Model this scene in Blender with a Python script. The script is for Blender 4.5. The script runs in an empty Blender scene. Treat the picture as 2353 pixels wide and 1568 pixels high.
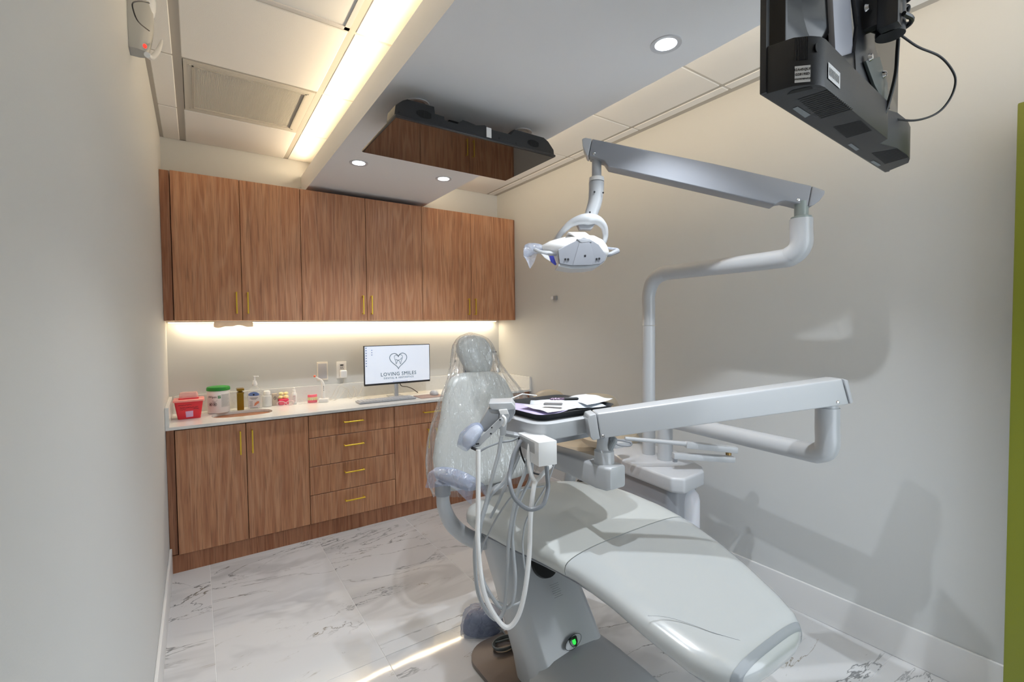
import bpy, bmesh, math, random
from mathutils import Vector, Matrix
from math import sin, cos, pi, radians as R
random.seed(4)
SC = bpy.context.scene
COL = SC.collection
# ------------------------------------------------------------------ camera
CAM = Vector((0.1701, -4.0258, 1.5088))
CR = Vector((0.82642755, -0.56295035, -0.01021786))
CU = Vector((0.02698197, 0.02147056, 0.99940532))
CF = Vector((0.56239619, 0.82621179, -0.03293337))
FPX = 1065.88
cd = bpy.data.cameras.new('camera'); cam = bpy.data.objects.new('camera', cd); COL.objects.link(cam)
cd.sensor_width = 36; cd.sensor_fit = 'HORIZONTAL'; cd.lens = FPX / 2353 * 36; cd.clip_start = 0.02
m = Matrix((CR, CU, -CF)).transposed().to_4x4(); m.translation = CAM
cam.matrix_world = m; SC.camera = cam

def ray(px, py):
    return CF + CR * ((px - 1176.5) / FPX) - CU * ((py - 784) / FPX)
def P(px, py, d=None, **k):
    """world point seen at photo pixel (px,py): at forward depth d, or on plane x=/y=/z="""
    r = ray(px, py)
    if d is not None: return CAM + r * d
    ax, v = list(k.items())[0]; i = 'xyz'.index(ax)
    return CAM + r * ((v - CAM[i]) / r[i])

# ------------------------------------------------------------------ world, exposure, lights
w = bpy.data.worlds.new('world'); SC.world = w; w.use_nodes = True
w.node_tree.nodes['Background'].inputs[0].default_value = (.76, .88, 1.0, 1)
w.node_tree.nodes['Background'].inputs[1].default_value = 1.3
SC.view_settings.view_transform = 'Standard'; SC.view_settings.look = 'None'
SC.view_settings.gamma = 1; SC.view_settings.use_curve_mapping = False
SC.view_settings.exposure = 0.18

def area(name, loc, aim, sx, sy, e, col, spread=180):
    l = bpy.data.lights.new(name, 'AREA'); l.shape = 'RECTANGLE'; l.size = sx; l.size_y = sy
    l.energy = e; l.color = col; l.spread = R(spread)
    o = bpy.data.objects.new(name, l); COL.objects.link(o); o.location = loc
    o.rotation_euler = (Vector(aim) - Vector(loc)).to_track_quat('-Z', 'Y').to_euler(); return o
def spot(name, loc, e, col, ang=120, blend=.6, rad=.04):
    l = bpy.data.lights.new(name, 'SPOT'); l.energy = e; l.color = col; l.spot_size = R(ang); l.spot_blend = blend
    l.shadow_soft_size = rad
    o = bpy.data.objects.new(name, l); COL.objects.link(o); o.location = loc; return o
WARM = (1.0, .78, .50); COOL = (.90, .95, 1.0)
area('added_fill_light', (2.6, -5.9, 1.5), (1.2, -2.0, 1.3), 3.0, 2.6, 48, (.90, .96, 1.0))  # soft fill lamp added behind the camera to brighten the room
for i, (x, y) in enumerate([(1.066, -.975), (1.667, -.975), (1.668, -2.88), (1.067, -2.88)]):
    spot('downlight_lamp', (x, y, 2.55), 58 if i > 1 else 24, COOL, 105, .7, .018)
def up_area(name, x, tilt, e):
    l = bpy.data.lights.new(name, 'AREA'); l.shape = 'RECTANGLE'; l.size = .03; l.size_y = 4.2; l.energy = e; l.color = WARM
    o = bpy.data.objects.new(name, l); COL.objects.link(o); o.location = (x, -2.2, 2.724); o.rotation_euler = (pi, R(tilt), 0)
up_area('cove_lamp_left', .925, -75, 10.5); up_area('cove_lamp_right', 1.825, 75, 11)
area('under_cabinet_lamp', (1.37, -.05, 1.548), (1.37, -.10, 0), 2.6, .02, 6.5, (1, .84, .60))

# ------------------------------------------------------------------ materials
def lin(c):
    c = c / 255
    return c / 12.92 if c <= .04045 else ((c + .055) / 1.055) ** 2.4
def rgb(r, g, b): return (lin(r), lin(g), lin(b), 1)
MC = {}
def mat(name, col, rough=.5, metal=0, **k):
    if name in MC: return MC[name]
    m = bpy.data.materials.new(name); m.use_nodes = True; b = m.node_tree.nodes['Principled BSDF']
    b.inputs['Base Color'].default_value = rgb(*col); b.inputs['Roughness'].default_value = rough
    b.inputs['Metallic'].default_value = metal
    if 'coat' in k: b.inputs['Coat Weight'].default_value = k['coat']; b.inputs['Coat Roughness'].default_value = k.get('coatr', .05)
    if 'emit' in k: b.inputs['Emission Color'].default_value = rgb(*k.get('ecol', col)); b.inputs['Emission Strength'].default_value = k['emit']
    if 'trans' in k: b.inputs['Transmission Weight'].default_value = k['trans']
    if 'alpha' in k: b.inputs['Alpha'].default_value = k['alpha']
    if 'ior' in k: b.inputs['IOR'].default_value = k['ior']
    if 'sss' in k: b.inputs['Subsurface Weight'].default_value = k['sss']
    nt = m.node_tree
    if k.get('noise'):
        sc, amt = k['noise']; n = nt.nodes.new('ShaderNodeTexNoise'); n.inputs['Scale'].default_value = sc; n.inputs['Detail'].default_value = 3
        tc = nt.nodes.new('ShaderNodeNewGeometry'); nt.links.new(tc.outputs['Position'], n.inputs['Vector'])
        bp = nt.nodes.new('ShaderNodeBump'); bp.inputs['Strength'].default_value = amt; bp.inputs['Distance'].default_value = k.get('dist', .002)
        nt.links.new(n.outputs['Fac'], bp.inputs['Height']); nt.links.new(bp.outputs['Normal'], b.inputs['Normal'])
    if k.get('speck'):
        sc, c2, lo, hi = k['speck']; n = nt.nodes.new('ShaderNodeTexNoise'); n.inputs['Scale'].default_value = sc; n.inputs['Detail'].default_value = 4
        tc = nt.nodes.new('ShaderNodeNewGeometry'); nt.links.new(tc.outputs['Position'], n.inputs['Vector'])
        r = nt.nodes.new('ShaderNodeMapRange'); r.inputs[1].default_value = lo; r.inputs[2].default_value = hi
        nt.links.new(n.outputs['Fac'], r.inputs[0]); mx = nt.nodes.new('ShaderNodeMix'); mx.data_type = 'RGBA'
        mx.inputs[6].default_value = rgb(*col); mx.inputs[7].default_value = rgb(*c2)
        nt.links.new(r.outputs[0], mx.inputs[0]); nt.links.new(mx.outputs[2], b.inputs['Base Color'])
    MC[name] = m; return m

def wood_mat(name, c1, c2, c3, rough=.38):
    m = bpy.data.materials.new(name); m.use_nodes = True; nt = m.node_tree; b = nt.nodes['Principled BSDF']; N = nt.nodes.new; Lk = nt.links.new
    g = N('ShaderNodeNewGeometry'); oi = N('ShaderNodeObjectInfo')
    add = N('ShaderNodeVectorMath'); add.operation = 'ADD'
    mul = N('ShaderNodeMath'); mul.operation = 'MULTIPLY'; mul.inputs[1].default_value = 37
    Lk(oi.outputs['Random'], mul.inputs[0]); Lk(g.outputs['Position'], add.inputs[0]); Lk(mul.outputs[0], add.inputs[1])
    def noise(sx, sz, sc, det, dist=0):
        mp = N('ShaderNodeMapping'); mp.inputs['Scale'].default_value = (sx, sx, sz); Lk(add.outputs[0], mp.inputs[0])
        n = N('ShaderNodeTexNoise'); n.inputs['Scale'].default_value = sc; n.inputs['Detail'].default_value = det
        n.inputs['Distortion'].default_value = dist; Lk(mp.outputs[0], n.inputs['Vector']); return n
    a = noise(1, .06, 45, 3, .3); f = noise(1, .03, 190, 2); c = noise(1, .07, 7, 1, .5)
    # cathedral: rings of the coarse field
    w1 = N('ShaderNodeMath'); w1.operation = 'MULTIPLY'; w1.inputs[1].default_value = 62; Lk(c.outputs['Fac'], w1.inputs[0])
    w2 = N('ShaderNodeMath'); w2.operation = 'SINE'; Lk(w1.outputs[0], w2.inputs[0])
    r1 = N('ShaderNodeMapRange'); r1.inputs[1].default_value = .1; r1.inputs[2].default_value = 1; r1.inputs[4].default_value = .42; Lk(w2.outputs[0], r1.inputs[0])
    r2 = N('ShaderNodeMapRange'); r2.inputs[1].default_value = .35; r2.inputs[2].default_value = .68; Lk(a.outputs['Fac'], r2.inputs[0])
    mx = N('ShaderNodeMix'); mx.data_type = 'RGBA'; mx.inputs[6].default_value = rgb(*c1); mx.inputs[7].default_value = rgb(*c2); Lk(r2.outputs[0], mx.inputs[0])
    mx2 = N('ShaderNodeMix'); mx2.data_type = 'RGBA'; mx2.inputs[7].default_value = rgb(*c3); Lk(r1.outputs[0], mx2.inputs[0]); Lk(mx.outputs[2], mx2.inputs[6])
    mx3 = N('ShaderNodeMix'); mx3.data_type = 'RGBA'; mx3.inputs[7].default_value = rgb(*[v * .72 for v in c1])
    r3 = N('ShaderNodeMapRange'); r3.inputs[1].default_value = .5; r3.inputs[2].default_value = .75; r3.inputs[4].default_value = .7; Lk(f.outputs['Fac'], r3.inputs[0])
    Lk(r3.outputs[0], mx3.inputs[0]); Lk(mx2.outputs[2], mx3.inputs[6]); Lk(mx3.outputs[2], b.inputs['Base Color'])
    b.inputs['Roughness'].default_value = rough; MC[name] = m; return m
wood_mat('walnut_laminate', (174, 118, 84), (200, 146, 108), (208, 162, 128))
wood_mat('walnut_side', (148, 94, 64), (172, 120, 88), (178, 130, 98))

def marble_mat():
    m = bpy.data.materials.new('marble_tile'); m.use_nodes = True; nt = m.node_tree; b = nt.nodes['Principled BSDF']; N = nt.nodes.new; Lk = nt.links.new
    g = N('ShaderNodeNewGeometry'); oi = N('ShaderNodeObjectInfo')
    mul = N('ShaderNodeMath'); mul.operation = 'MULTIPLY'; mul.inputs[1].default_value = 3.1; Lk(oi.outputs['Random'], mul.inputs[0])
    add = N('ShaderNodeVectorMath'); add.operation = 'ADD'; Lk(g.outputs['Position'], add.inputs[0]); Lk(mul.outputs[0], add.inputs[1])
    mp = N('ShaderNodeMapping'); mp.inputs['Rotation'].default_value = (0, 0, R(28)); mp.inputs['Scale'].default_value = (.55, 1.6, 1); Lk(add.outputs[0], mp.inputs[0])
    def ridge(scale, width, seed, det=6, dist=1.3):
        ad = N('ShaderNodeVectorMath'); ad.operation = 'ADD'; ad.inputs[1].default_value = (seed, seed, seed); Lk(mp.outputs[0], ad.inputs[0])
        n = N('ShaderNodeTexNoise'); n.inputs['Scale'].default_value = scale; n.inputs['Detail'].default_value = det; n.inputs['Distortion'].default_value = dist; n.inputs['Roughness'].default_value = .62
        Lk(ad.outputs[0], n.inputs['Vector'])
        s = N('ShaderNodeMath'); s.operation = 'SUBTRACT'; s.inputs[1].default_value = .5; Lk(n.outputs['Fac'], s.inputs[0])
        a = N('ShaderNodeMath'); a.operation = 'ABSOLUTE'; Lk(s.outputs[0], a.inputs[0])
        r = N('ShaderNodeMapRange'); r.interpolation_type = 'SMOOTHSTEP'; r.inputs[1].default_value = 0; r.inputs[2].default_value = width; r.inputs[3].default_value = 1; r.inputs[4].default_value = 0
        Lk(a.outputs[0], r.inputs[0]); return r
    def mask(scale, lo, hi, seed):
        ad = N('ShaderNodeVectorMath'); ad.operation = 'ADD'; ad.inputs[1].default_value = (seed, seed, seed); Lk(mp.outputs[0], ad.inputs[0])
        n = N('ShaderNodeTexNoise'); n.inputs['Scale'].default_value = scale; n.inputs['Detail'].default_value = 2; Lk(ad.outputs[0], n.inputs['Vector'])
        r = N('ShaderNodeMapRange'); r.inputs[1].default_value = lo; r.inputs[2].default_value = hi; Lk(n.outputs['Fac'], r.inputs[0]); return r
    def mulm(a, bb, k=1):
        x = N('ShaderNodeMath'); x.operation = 'MULTIPLY'; Lk(a.outputs[0], x.inputs[0]); Lk(bb.outputs[0], x.inputs[1])
        y = N('ShaderNodeMath'); y.operation = 'MULTIPLY'; y.inputs[1].default_value = k; Lk(x.outputs[0], y.inputs[0]); return y
    soft = mulm(ridge(1.3, .07, 0, 4, .6), mask(1.2, .50, .68, 7), .40)
    fine = mulm(ridge(1.7, .014, 3), mask(1.3, .47, .58, 7.5), .95)
    gold = mulm(ridge(1.7, .007, 3), mask(7, .56, .66, 21), .8)
    base = N('ShaderNodeRGB'); base.outputs[0].default_value = rgb(214, 215, 217)
    prev = base.outputs[0]
    for fac, c in ((soft, (150, 152, 156)), (fine, (120, 122, 124)), (gold, (120, 104, 72))):
        mx = N('ShaderNodeMix'); mx.data_type = 'RGBA'; mx.inputs[7].default_value = rgb(*c)
        Lk(prev, mx.inputs[6]); Lk(fac.outputs[0], mx.inputs[0]); prev = mx.outputs[2]
    Lk(prev, b.inputs['Base Color']); b.inputs['Roughness'].default_value = .05; b.inputs['IOR'].default_value = 1.55
    n = N('ShaderNodeTexNoise'); n.inputs['Scale'].default_value = 3.5; n.inputs['Detail'].default_value = 1; Lk(add.outputs[0], n.inputs['Vector'])
    bp = N('ShaderNodeBump'); bp.inputs['Strength'].default_value = .25; bp.inputs['Distance'].default_value = .004
    Lk(n.outputs['Fac'], bp.inputs['Height']); Lk(bp.outputs['Normal'], b.inputs['Normal']); MC['marble_tile'] = m
marble_mat()

def film_mat(name, tint=(235, 240, 245), body=.08, gloss=.16, bscale=22, bstr=1.0, stretch=(1, 1, .25), rough=.12):
    m = bpy.data.materials.new(name); m.use_nodes = True; nt = m.node_tree; nt.nodes.clear(); N = nt.nodes.new; Lk = nt.links.new
    out = N('ShaderNodeOutputMaterial'); tr = N('ShaderNodeBsdfTransparent'); gl = N('ShaderNodeBsdfGlossy'); df = N('ShaderNodeBsdfDiffuse')
    gl.inputs['Roughness'].default_value = rough; df.inputs['Color'].default_value = rgb(*tint)
    g = N('ShaderNodeNewGeometry'); mp = N('ShaderNodeMapping'); mp.inputs['Scale'].default_value = stretch; Lk(g.outputs['Position'], mp.inputs[0])
    n = N('ShaderNodeTexNoise'); n.inputs['Scale'].default_value = bscale; n.inputs['Detail'].default_value = 2.5; n.inputs['Distortion'].default_value = .8; Lk(mp.outputs[0], n.inputs['Vector'])
    bp = N('ShaderNodeBump'); bp.inputs['Strength'].default_value = bstr; bp.inputs['Distance'].default_value = .02; Lk(n.outputs['Fac'], bp.inputs['Height'])
    Lk(bp.outputs[0], gl.inputs['Normal']); Lk(bp.outputs[0], df.inputs['Normal'])
    lw = N('ShaderNodeLayerWeight'); lw.inputs['Blend'].default_value = .35; Lk(bp.outputs[0], lw.inputs['Normal'])
    r = N('ShaderNodeMapRange'); r.inputs[3].default_value = gloss * .5; r.inputs[4].default_value = gloss * 2.2; Lk(lw.outputs['Facing'], r.inputs[0])
    m1 = N('ShaderNodeMixShader'); m1.inputs[0].default_value = body; Lk(tr.outputs[0], m1.inputs[1]); Lk(df.outputs[0], m1.inputs[2])
    m2 = N('ShaderNodeMixShader'); Lk(r.outputs[0], m2.inputs[0]); Lk(m1.outputs[0], m2.inputs[1]); Lk(gl.outputs[0], m2.inputs[2])
    Lk(m2.outputs[0], out.inputs['Surface']); MC[name] = m; return m
film_mat('clear_film', body=.05, gloss=.20, bscale=38, bstr=1.0, stretch=(1, 1, .13), rough=.05); film_mat('blue_film', (165, 182, 218), .38, .12, 30, .6, (1, 1, 1)); film_mat('pale_film', (215, 225, 245), .45, .14, 26, .5, (1, 1, 1))
film_mat('clear_glass', (240, 245, 250), .05, .10, 3, .05, (1, 1, 1)); film_mat('frost_plastic', (235, 238, 240), .60, .08, 3, .05, (1, 1, 1))

wallm = mat('wall_paint', (204, 206, 206), .62, noise=(260, .08))
ceilm = mat('ceiling_tile_board', (240, 239, 236), .9, noise=(420, .5), dist=.0015)
bulk = mat('bulkhead_paint', (238, 239, 242), .7, noise=(180, .06))
teem = mat('ceiling_tee_metal', (186, 182, 174), .5)
whitem = mat('white_trim', (226, 226, 226), .4)
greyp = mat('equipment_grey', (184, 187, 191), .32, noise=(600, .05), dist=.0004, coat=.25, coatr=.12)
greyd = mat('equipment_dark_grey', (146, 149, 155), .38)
whitep = mat('white_plastic', (232, 232, 232), .3)
cush = mat('chair_upholstery', (190, 193, 191), .36, coat=.15, coatr=.25)
cushg = mat('clear_covered_upholstery', (184, 188, 189), .22, coat=.8, coatr=.10)
blackp = mat('black_plastic', (26, 27, 30), .42, noise=(500, .2), dist=.0004)
blackm = mat('black_satin', (38, 39, 43), .28)
glossb = mat('screen_glass', (6, 4, 4), .03, ior=2.0)
gold = mat('brushed_gold', (226, 192, 62), .32, .6)
chrome = mat('chrome', (210, 210, 212), .12, 1)
steel = mat('stainless_steel', (190, 188, 184), .22, 1)
quartz = mat('quartz_counter', (226, 227, 226), .16, speck=(40, (218, 218, 216), .55, .8))
darkgap = mat('shadow_gap', (24, 18, 15), .8)
beige = mat('beige_upholstery', (196, 182, 160), .4)

# ------------------------------------------------------------------ mesh helpers
ORG = {}; XF = None
def smoothpath(pts, n=8, closed=False):
    pts = [Vector(p) for p in pts]; out = []; k = len(pts)
    for i in range(k if closed else k - 1):
        if closed: a, b, c, d = pts[i - 1], pts[i], pts[(i + 1) % k], pts[(i + 2) % k]
        else: b, c = pts[i], pts[i + 1]; a = pts[i - 1] if i else b * 2 - c; d = pts[i + 2] if i + 2 < k else c * 2 - b
        for j in range(n):
            t = j / n
            out.append(.5 * ((2 * b) + (c - a) * t + (2 * a - 5 * b + 4 * c - d) * t * t + (3 * b - a - 3 * c + d) * t ** 3))
    if not closed: out.append(pts[-1])
    return out
class MB:
    def __init__(s): s.v = []; s.f = []
    def add(s, vs, fs):
        o = len(s.v); s.v += [Vector(v) for v in vs]; s.f += [tuple(i + o for i in f) for f in fs]; return s
    def boxa(s, x0, x1, y0, y1, z0, z1):
        return s.add([(x, y, z) for z in (z0, z1) for y in (y0, y1) for x in (x0, x1)],
                     [(0, 2, 3, 1), (4, 5, 7, 6), (0, 1, 5, 4), (2, 6, 7, 3), (0, 4, 6, 2), (1, 3, 7, 5)])
    def box(s, c, size, X=(1, 0, 0), Y=(0, 1, 0), Z=(0, 0, 1)):
        c = Vector(c); X = Vector(X) * size[0] / 2; Y = Vector(Y) * size[1] / 2; Z = Vector(Z) * size[2] / 2
        return s.add([c + X * a + Y * b + Z * d for d in (-1, 1) for b in (-1, 1) for a in (-1, 1)],
                     [(0, 2, 3, 1), (4, 5, 7, 6), (0, 1, 5, 4), (2, 6, 7, 3), (0, 4, 6, 2), (1, 3, 7, 5)])
    def loft(s, rings, cap=True, closed=True):
        n = len(rings[0]); vs = [v for r in rings for v in r]; fs = []
        for i in range(len(rings) - 1):
            for j in range(n if closed else n - 1):
                k = (j + 1) % n; fs.append((i * n + j, i * n + k, (i + 1) * n + k, (i + 1) * n + j))
        if cap: fs.append(tuple(reversed(range(n)))); fs.append(tuple((len(rings) - 1) * n + j for j in range(n)))
        return s.add(vs, fs)
    def tube(s, pts, r, n=10, sm=0, closed=False, cap=True):
        if sm: 
            L0 = len(pts); pts = smoothpath(pts, sm, closed)
            if isinstance(r, (list, tuple)): r = [r[min(int(i / sm), L0 - 1)] * (1 - (i / sm) % 1) + r[min(int(i / sm) + 1, L0 - 1)] * ((i / sm) % 1) for i in range(len(pts))]
        pts = [Vector(p) for p in pts]; rings = []; nrm = None
        for i, p in enumerate(pts):
            a = pts[i - 1] if i else (pts[-1] if closed else p); b = pts[(i + 1) % len(pts)] if (i + 1 < len(pts) or closed) else p
            t = (b - a).normalized()
            if nrm is None: nrm = t.orthogonal().normalized()
            else: nrm = (nrm - t * nrm.dot(t)).normalized()
            bi = t.cross(nrm); rr = r[i] if isinstance(r, (list, tuple)) else r
            rings.append([p + nrm * cos(2 * pi * j / n) * rr + bi * sin(2 * pi * j / n) * rr for j in range(n)])
        if closed: rings.append(rings[0]); cap = False
        return s.loft(rings, cap)
    def cyl(s, a, b, r, r2=None, n=24):
        return s.tube([a, b], [r, r if r2 is None else r2], n)
    def lathe(s, prof, c, n=32, axis=(0, 0, 1), cap=True, sq=None):
        ax = Vector(axis).normalized(); q = Vector((0, 0, 1)).rotation_difference(ax); c = Vector(c)
        rings = []
        for r, z in prof:
            ring = []
            for j in range(n):
                a = 2 * pi * j / n; x, y = cos(a) * r, sin(a) * r
                if sq: x *= sq[0]; y *= sq[1]
                ring.append(c + q @ Vector((x, y, z)))
            rings.append(ring)
        return s.loft(rings, cap)
    def prism(s, poly, o, X, Y, Z, t):
        """poly in (X,Y) plane at o, thickness t along Z centred"""
        o, X, Y, Z = Vector(o), Vector(X), Vector(Y), Vector(Z)
        return s.loft([[o + X * a + Y * b + Z * (t * k) for a, b in poly] for k in (-.5, .5)])
    def build(s, name, material, parent=None, smooth=True, bevel=0, seg=2, angle=35, label=None, cat=None, group=None, kind=None, sub=0, origin=None):
        if XF: s.v = [XF(v) for v in s.v]
        lo = Vector([min(v[i] for v in s.v) for i in range(3)]); hi = Vector([max(v[i] for v in s.v) for i in range(3)])
        c = (lo + hi) / 2
        if parent is None: c.z = lo.z
        if origin is not None: c = Vector(origin)
        me = bpy.data.meshes.new(name); me.from_pydata([v - c for v in s.v], [], s.f)
        bm = bmesh.new(); bm.from_mesh(me); bmesh.ops.recalc_face_normals(bm, faces=bm.faces)
        if bevel:
            es = [e for e in bm.edges if len(e.link_faces) == 2 and e.calc_face_angle(0) > R(30)]
            bmesh.ops.bevel(bm, geom=es, offset=bevel, segments=seg, profile=.6, affect='EDGES', clamp_overlap=True)
        bm.to_mesh(me); bm.free()
        me.materials.append(material)
        if smooth:
            for p in me.polygons: p.use_smooth = True
            me.set_sharp_from_angle(angle=R(angle))
        o = bpy.data.objects.new(name, me); COL.objects.link(o)
        po = Vector((0, 0, 0))
        if parent is not None: o.parent = parent; po = ORG[parent.name]
        o.location = c - po; ORG[o.name] = c
        if sub:
            md = o.modifiers.new('sub', 'SUBSURF'); md.levels = sub; md.render_levels = sub
        tag(o, label, cat, group, kind); return o
def tag(o, label=None, cat=None, group=None, kind=None):
    if label: o['label'] = label
    if cat: o['category'] = cat
    if group: o['group'] = group
    if kind: o['kind'] = kind
    return o
def thing(name, label, cat, loc, group=None):
    o = bpy.data.objects.new(name, None); COL.objects.link(o); o.location = loc; o.empty_display_size = .05
    ORG[o.name] = Vector(loc); return tag(o, label, cat, group)
def rrect(cx, cy, w, h, r, n=5):
    out = []
    for qx, qy, a0 in ((1, 1, 0), (-1, 1, 90), (-1, -1, 180), (1, -1, 270)):
        for i in range(n + 1):
            a = R(a0 + 90 * i / n); out.append((cx + qx * (w / 2 - r) + r * cos(a), cy + qy * (h / 2 - r) + r * sin(a)))
    return out
def sup(w, h, e=2.6, n=28, z0=0):
    out = []
    for j in range(n):
        a = 2 * pi * j / n; c, s_ = cos(a), sin(a)
        out.append((w / 2 * math.copysign(abs(c) ** (2 / e), c), h / 2 * math.copysign(abs(s_) ** (2 / e), s_)))
    return out
def text(s, size, o, X, Y, material, parent, name='lettering', thick=.0006, spacing=1.0, align='CENTER'):
    cu = bpy.data.curves.new('t', 'FONT'); cu.body = s; cu.size = size; cu.align_x = align; cu.align_y = 'CENTER'; cu.space_character = spacing; cu.resolution_u = 2
    cu.extrude = thick / 2
    to = bpy.data.objects.new('t', cu); COL.objects.link(to)
    me = bpy.data.meshes.new_from_object(to.evaluated_get(bpy.context.evaluated_depsgraph_get()))
    bpy.data.objects.remove(to); X = Vector(X).normalized(); Y = Vector(Y).normalized(); Z = X.cross(Y); o = Vector(o)
    b = MB(); b.v = [o + X * v.co.x + Y * v.co.y + Z * v.co.z for v in me.vertices]; b.f = [tuple(p.vertices) for p in me.polygons]
    return b.build(name, material, parent, smooth=False)

W = 2.745; ZC = 2.837; YB = -6.2
# ================================================================== ROOM SHELL
MB().boxa(-.1, 0, YB, .1, 0, 2.9).build('wall_left', wallm, kind='structure', smooth=False)
MB().boxa(0, W, 0, .1, 0, 2.9).build('wall_back', wallm, kind='structure', smooth=False)
MB().boxa(W, W + .1, -4.6, .1, 0, 2.9).build('wall_right', wallm, kind='structure', smooth=False)
fl = MB().boxa(-.1, 3.6, YB, .1, -.06, -.0015).build('floor', mat('grout', (232, 232, 232), .7), kind='structure', smooth=False)
xs = [.002, .203, .845, 1.487, 2.13, W - .002, 3.4]
offs = [-.745, -.567, -1.975, -.6, -1.88, -.9]
for i in range(6):
    ys = [0.0]; y = offs[i] 
    if y < -1.41: y += 1.41
    while y > YB: ys.append(y); y -= 1.41
    ys.append(YB)
    if i == 5: ys = [-4.6, -5.6, YB]
    for j in range(len(ys) - 1):
        y0, y1 = ys[j + 1], ys[j]
        if y1 - y0 < .05: continue
        a, b = xs[i] + .0012, xs[i + 1] - .0012; t = random.uniform(-.0006, .0006); u = random.uniform(-.0006, .0006)
        m_ = MB().boxa(a, b, y0 + .0012, y1 - .0012, -.006, 0)
        for k in (4, 5, 6, 7): m_.v[k].z += (t if k in (4, 6) else -t) * .6 + (u if k in (4, 5) else -u) * .6
        m_.build('floor_tile', MC['marble_tile'], fl, smooth=False, bevel=.0008, seg=1)
cl = MB().boxa(-.1, W + .1, YB, .1, ZC + .02, 2.9).build('ceiling', mat('plenum', (120, 120, 118), .9), kind='structure', smooth=False)
MB().boxa(0, 1.55, -4.7, -4.6, 0, 2.9).build('wall_light_blocker', wallm, kind='structure', smooth=False)  # unseen wall added behind the camera to keep fill off the near left wall
# ceiling boards and tees
cys = [0, -.574, -1.223, -1.872, -2.521, -3.17, -3.82, -4.47, -5.12, -5.8]
cxs = [(.022, .109, 0), (.149, .767, 1), (.80, 1.42, 1), (1.44, 2.0, 1), (2.02, 2.612, 1), (2.64, 2.700, 0)]
for ci, (a, b, _) in enumerate(cxs):
    for j in range(len(cys) - 1):
        y1, y0 = cys[j] - .009, cys[j + 1] + .009
        if ci == 1 and j in (1, 3, 4): continue
        dz = .008 if ci in (2, 3, 4, 5) else .006
        MB().boxa(a - .002, b + .002, y0 - .002, y1 + .002, ZC - .0 + (0 if ci != 1 else .0) - .006, ZC + .014).build('ceiling_board', ceilm, cl, smooth=False, bevel=.003, seg=1)
for x0, x1 in ((.109, .149), (.767, .80), (1.42, 1.44), (2.0, 2.02), (2.612, 2.64)):
    MB().boxa(x0, x1, YB, 0, ZC - .003, ZC + .012).build('ceiling_runner', teem, cl, smooth=False)
for x0, x1 in ((0, .022), (2.70, W)):
    MB().boxa(x0, x1, YB, 0, ZC - .003, ZC + .012).build('ceiling_wall_angle', teem, cl, smooth=False)
MB().boxa(.022, 2.70, -.012, 0, ZC - .003, ZC + .012).build('ceiling_wall_angle', teem, cl, smooth=False)
for y in cys[1:-1]:
    for ci, (a, b, _) in enumerate(cxs):
        MB().boxa(a, b, y - .011, y + .011, ZC - .002, ZC + .010).build('ceiling_cross_tee', teem if ci < 2 else mat('white_tee', (214, 211, 204), .5), cl, smooth=False)
# bulkhead with cove channel
SX0, SX1, SZ0, SZ1 = .894, 1.855, 2.568, 2.712
bk = MB(); bk.loft([[(SX0, y, SZ0), (SX1, y, SZ0), (SX1, y, SZ1), (SX1 - .012, y, SZ1), (SX1 - .012, y, SZ1 - .035), (SX1 - .09, y, SZ1 - .035), (SX1 - .09, y, ZC - .003),
                    (SX0 + .09, y, ZC - .003), (SX0 + .09, y, SZ1 - .035), (SX0 + .012, y, SZ1 - .035), (SX0 + .012, y, SZ1), (SX0, y, SZ1)] for y in (-4.4, -.001)])
bkh = bk.build('trim_1', bulk, kind='structure', smooth=False)
ledw = mat('warm_led', (255, 214, 150), .5, emit=2.5, ecol=(255, 206, 140))
for x in (SX0 + .03, SX1 - .03):
    s_ = 'left' if x < 1.4 else 'right'
    MB().boxa(x - .005, x + .005, -4.3, -.03, SZ1 - .034, SZ1 - .030).build('cove_light_strip', ledw, smooth=False, label='warm LED strip hidden in the %s cove of the ceiling bulkhead' % s_, cat='light strip', group='cove light strips')
# baseboards
MB().boxa(0, .013, YB, -.53, 0, .1637).build('baseboard_left', whitem, kind='structure', smooth=False, bevel=.004)
MB().boxa(W - .013, W, -4.6, -.53, 0, .1637).build('baseboard_right', whitem, kind='structure', smooth=False, bevel=.004)
# lime door leaf standing open by the right wall
dl = MB().boxa(2.615, 2.66, -4.55, -3.655, .01, 2.285).build('door_1', mat('lime_paint', (122, 128, 30), .4), kind='structure', bevel=.006)
MB().tube([(2.60, -4.47, 1.0), (2.54, -4.47, 1.0), (2.54, -4.36, 1.0)], .009, 10).build('door_handle', chrome, dl)

# ================================================================== CEILING FIXTURES
lampm = mat('lamp_glow', (255, 255, 255), .5, emit=22, ecol=(235, 243, 255))
def downlight(x, y, on, label):
    t = thing('recessed_downlight', label, 'downlight', (x, y, SZ0 - .004), 'recessed downlights in the bulkhead')
    r = .057
    MB().lathe([(r - .017, -.002), (r, -.004), (r + .001, 0), (r - .017, 0), (r - .017, -.002)], (x, y, SZ0), 32, cap=False).build('trim_ring', mat('downlight_trim', (200, 200, 203), .35), t)
    if on: MB().lathe([(.002, -.0025), (r - .02, -.0025), (r - .018, 0), (.002, 0)], (x, y, SZ0), 28).build('lamp', lampm, t)
    else:
        MB().lathe([(.016, -.001), (r - .018, -.0025), (r - .018, 0), (.016, 0)], (x, y, SZ0), 28).build('reflector', mat('dull_reflector', (150, 150, 152), .3, .5), t)
        MB().lathe([(.001, -.006), (.010, -.005), (.015, 0), (.001, 0)], (x, y, SZ0), 20).build('lamp', mat('unlit_lamp', (170, 170, 172), .3), t)
downlight(1.066, -.975, True, 'lit downlight near the upper cabinets, left of the pair')
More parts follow.
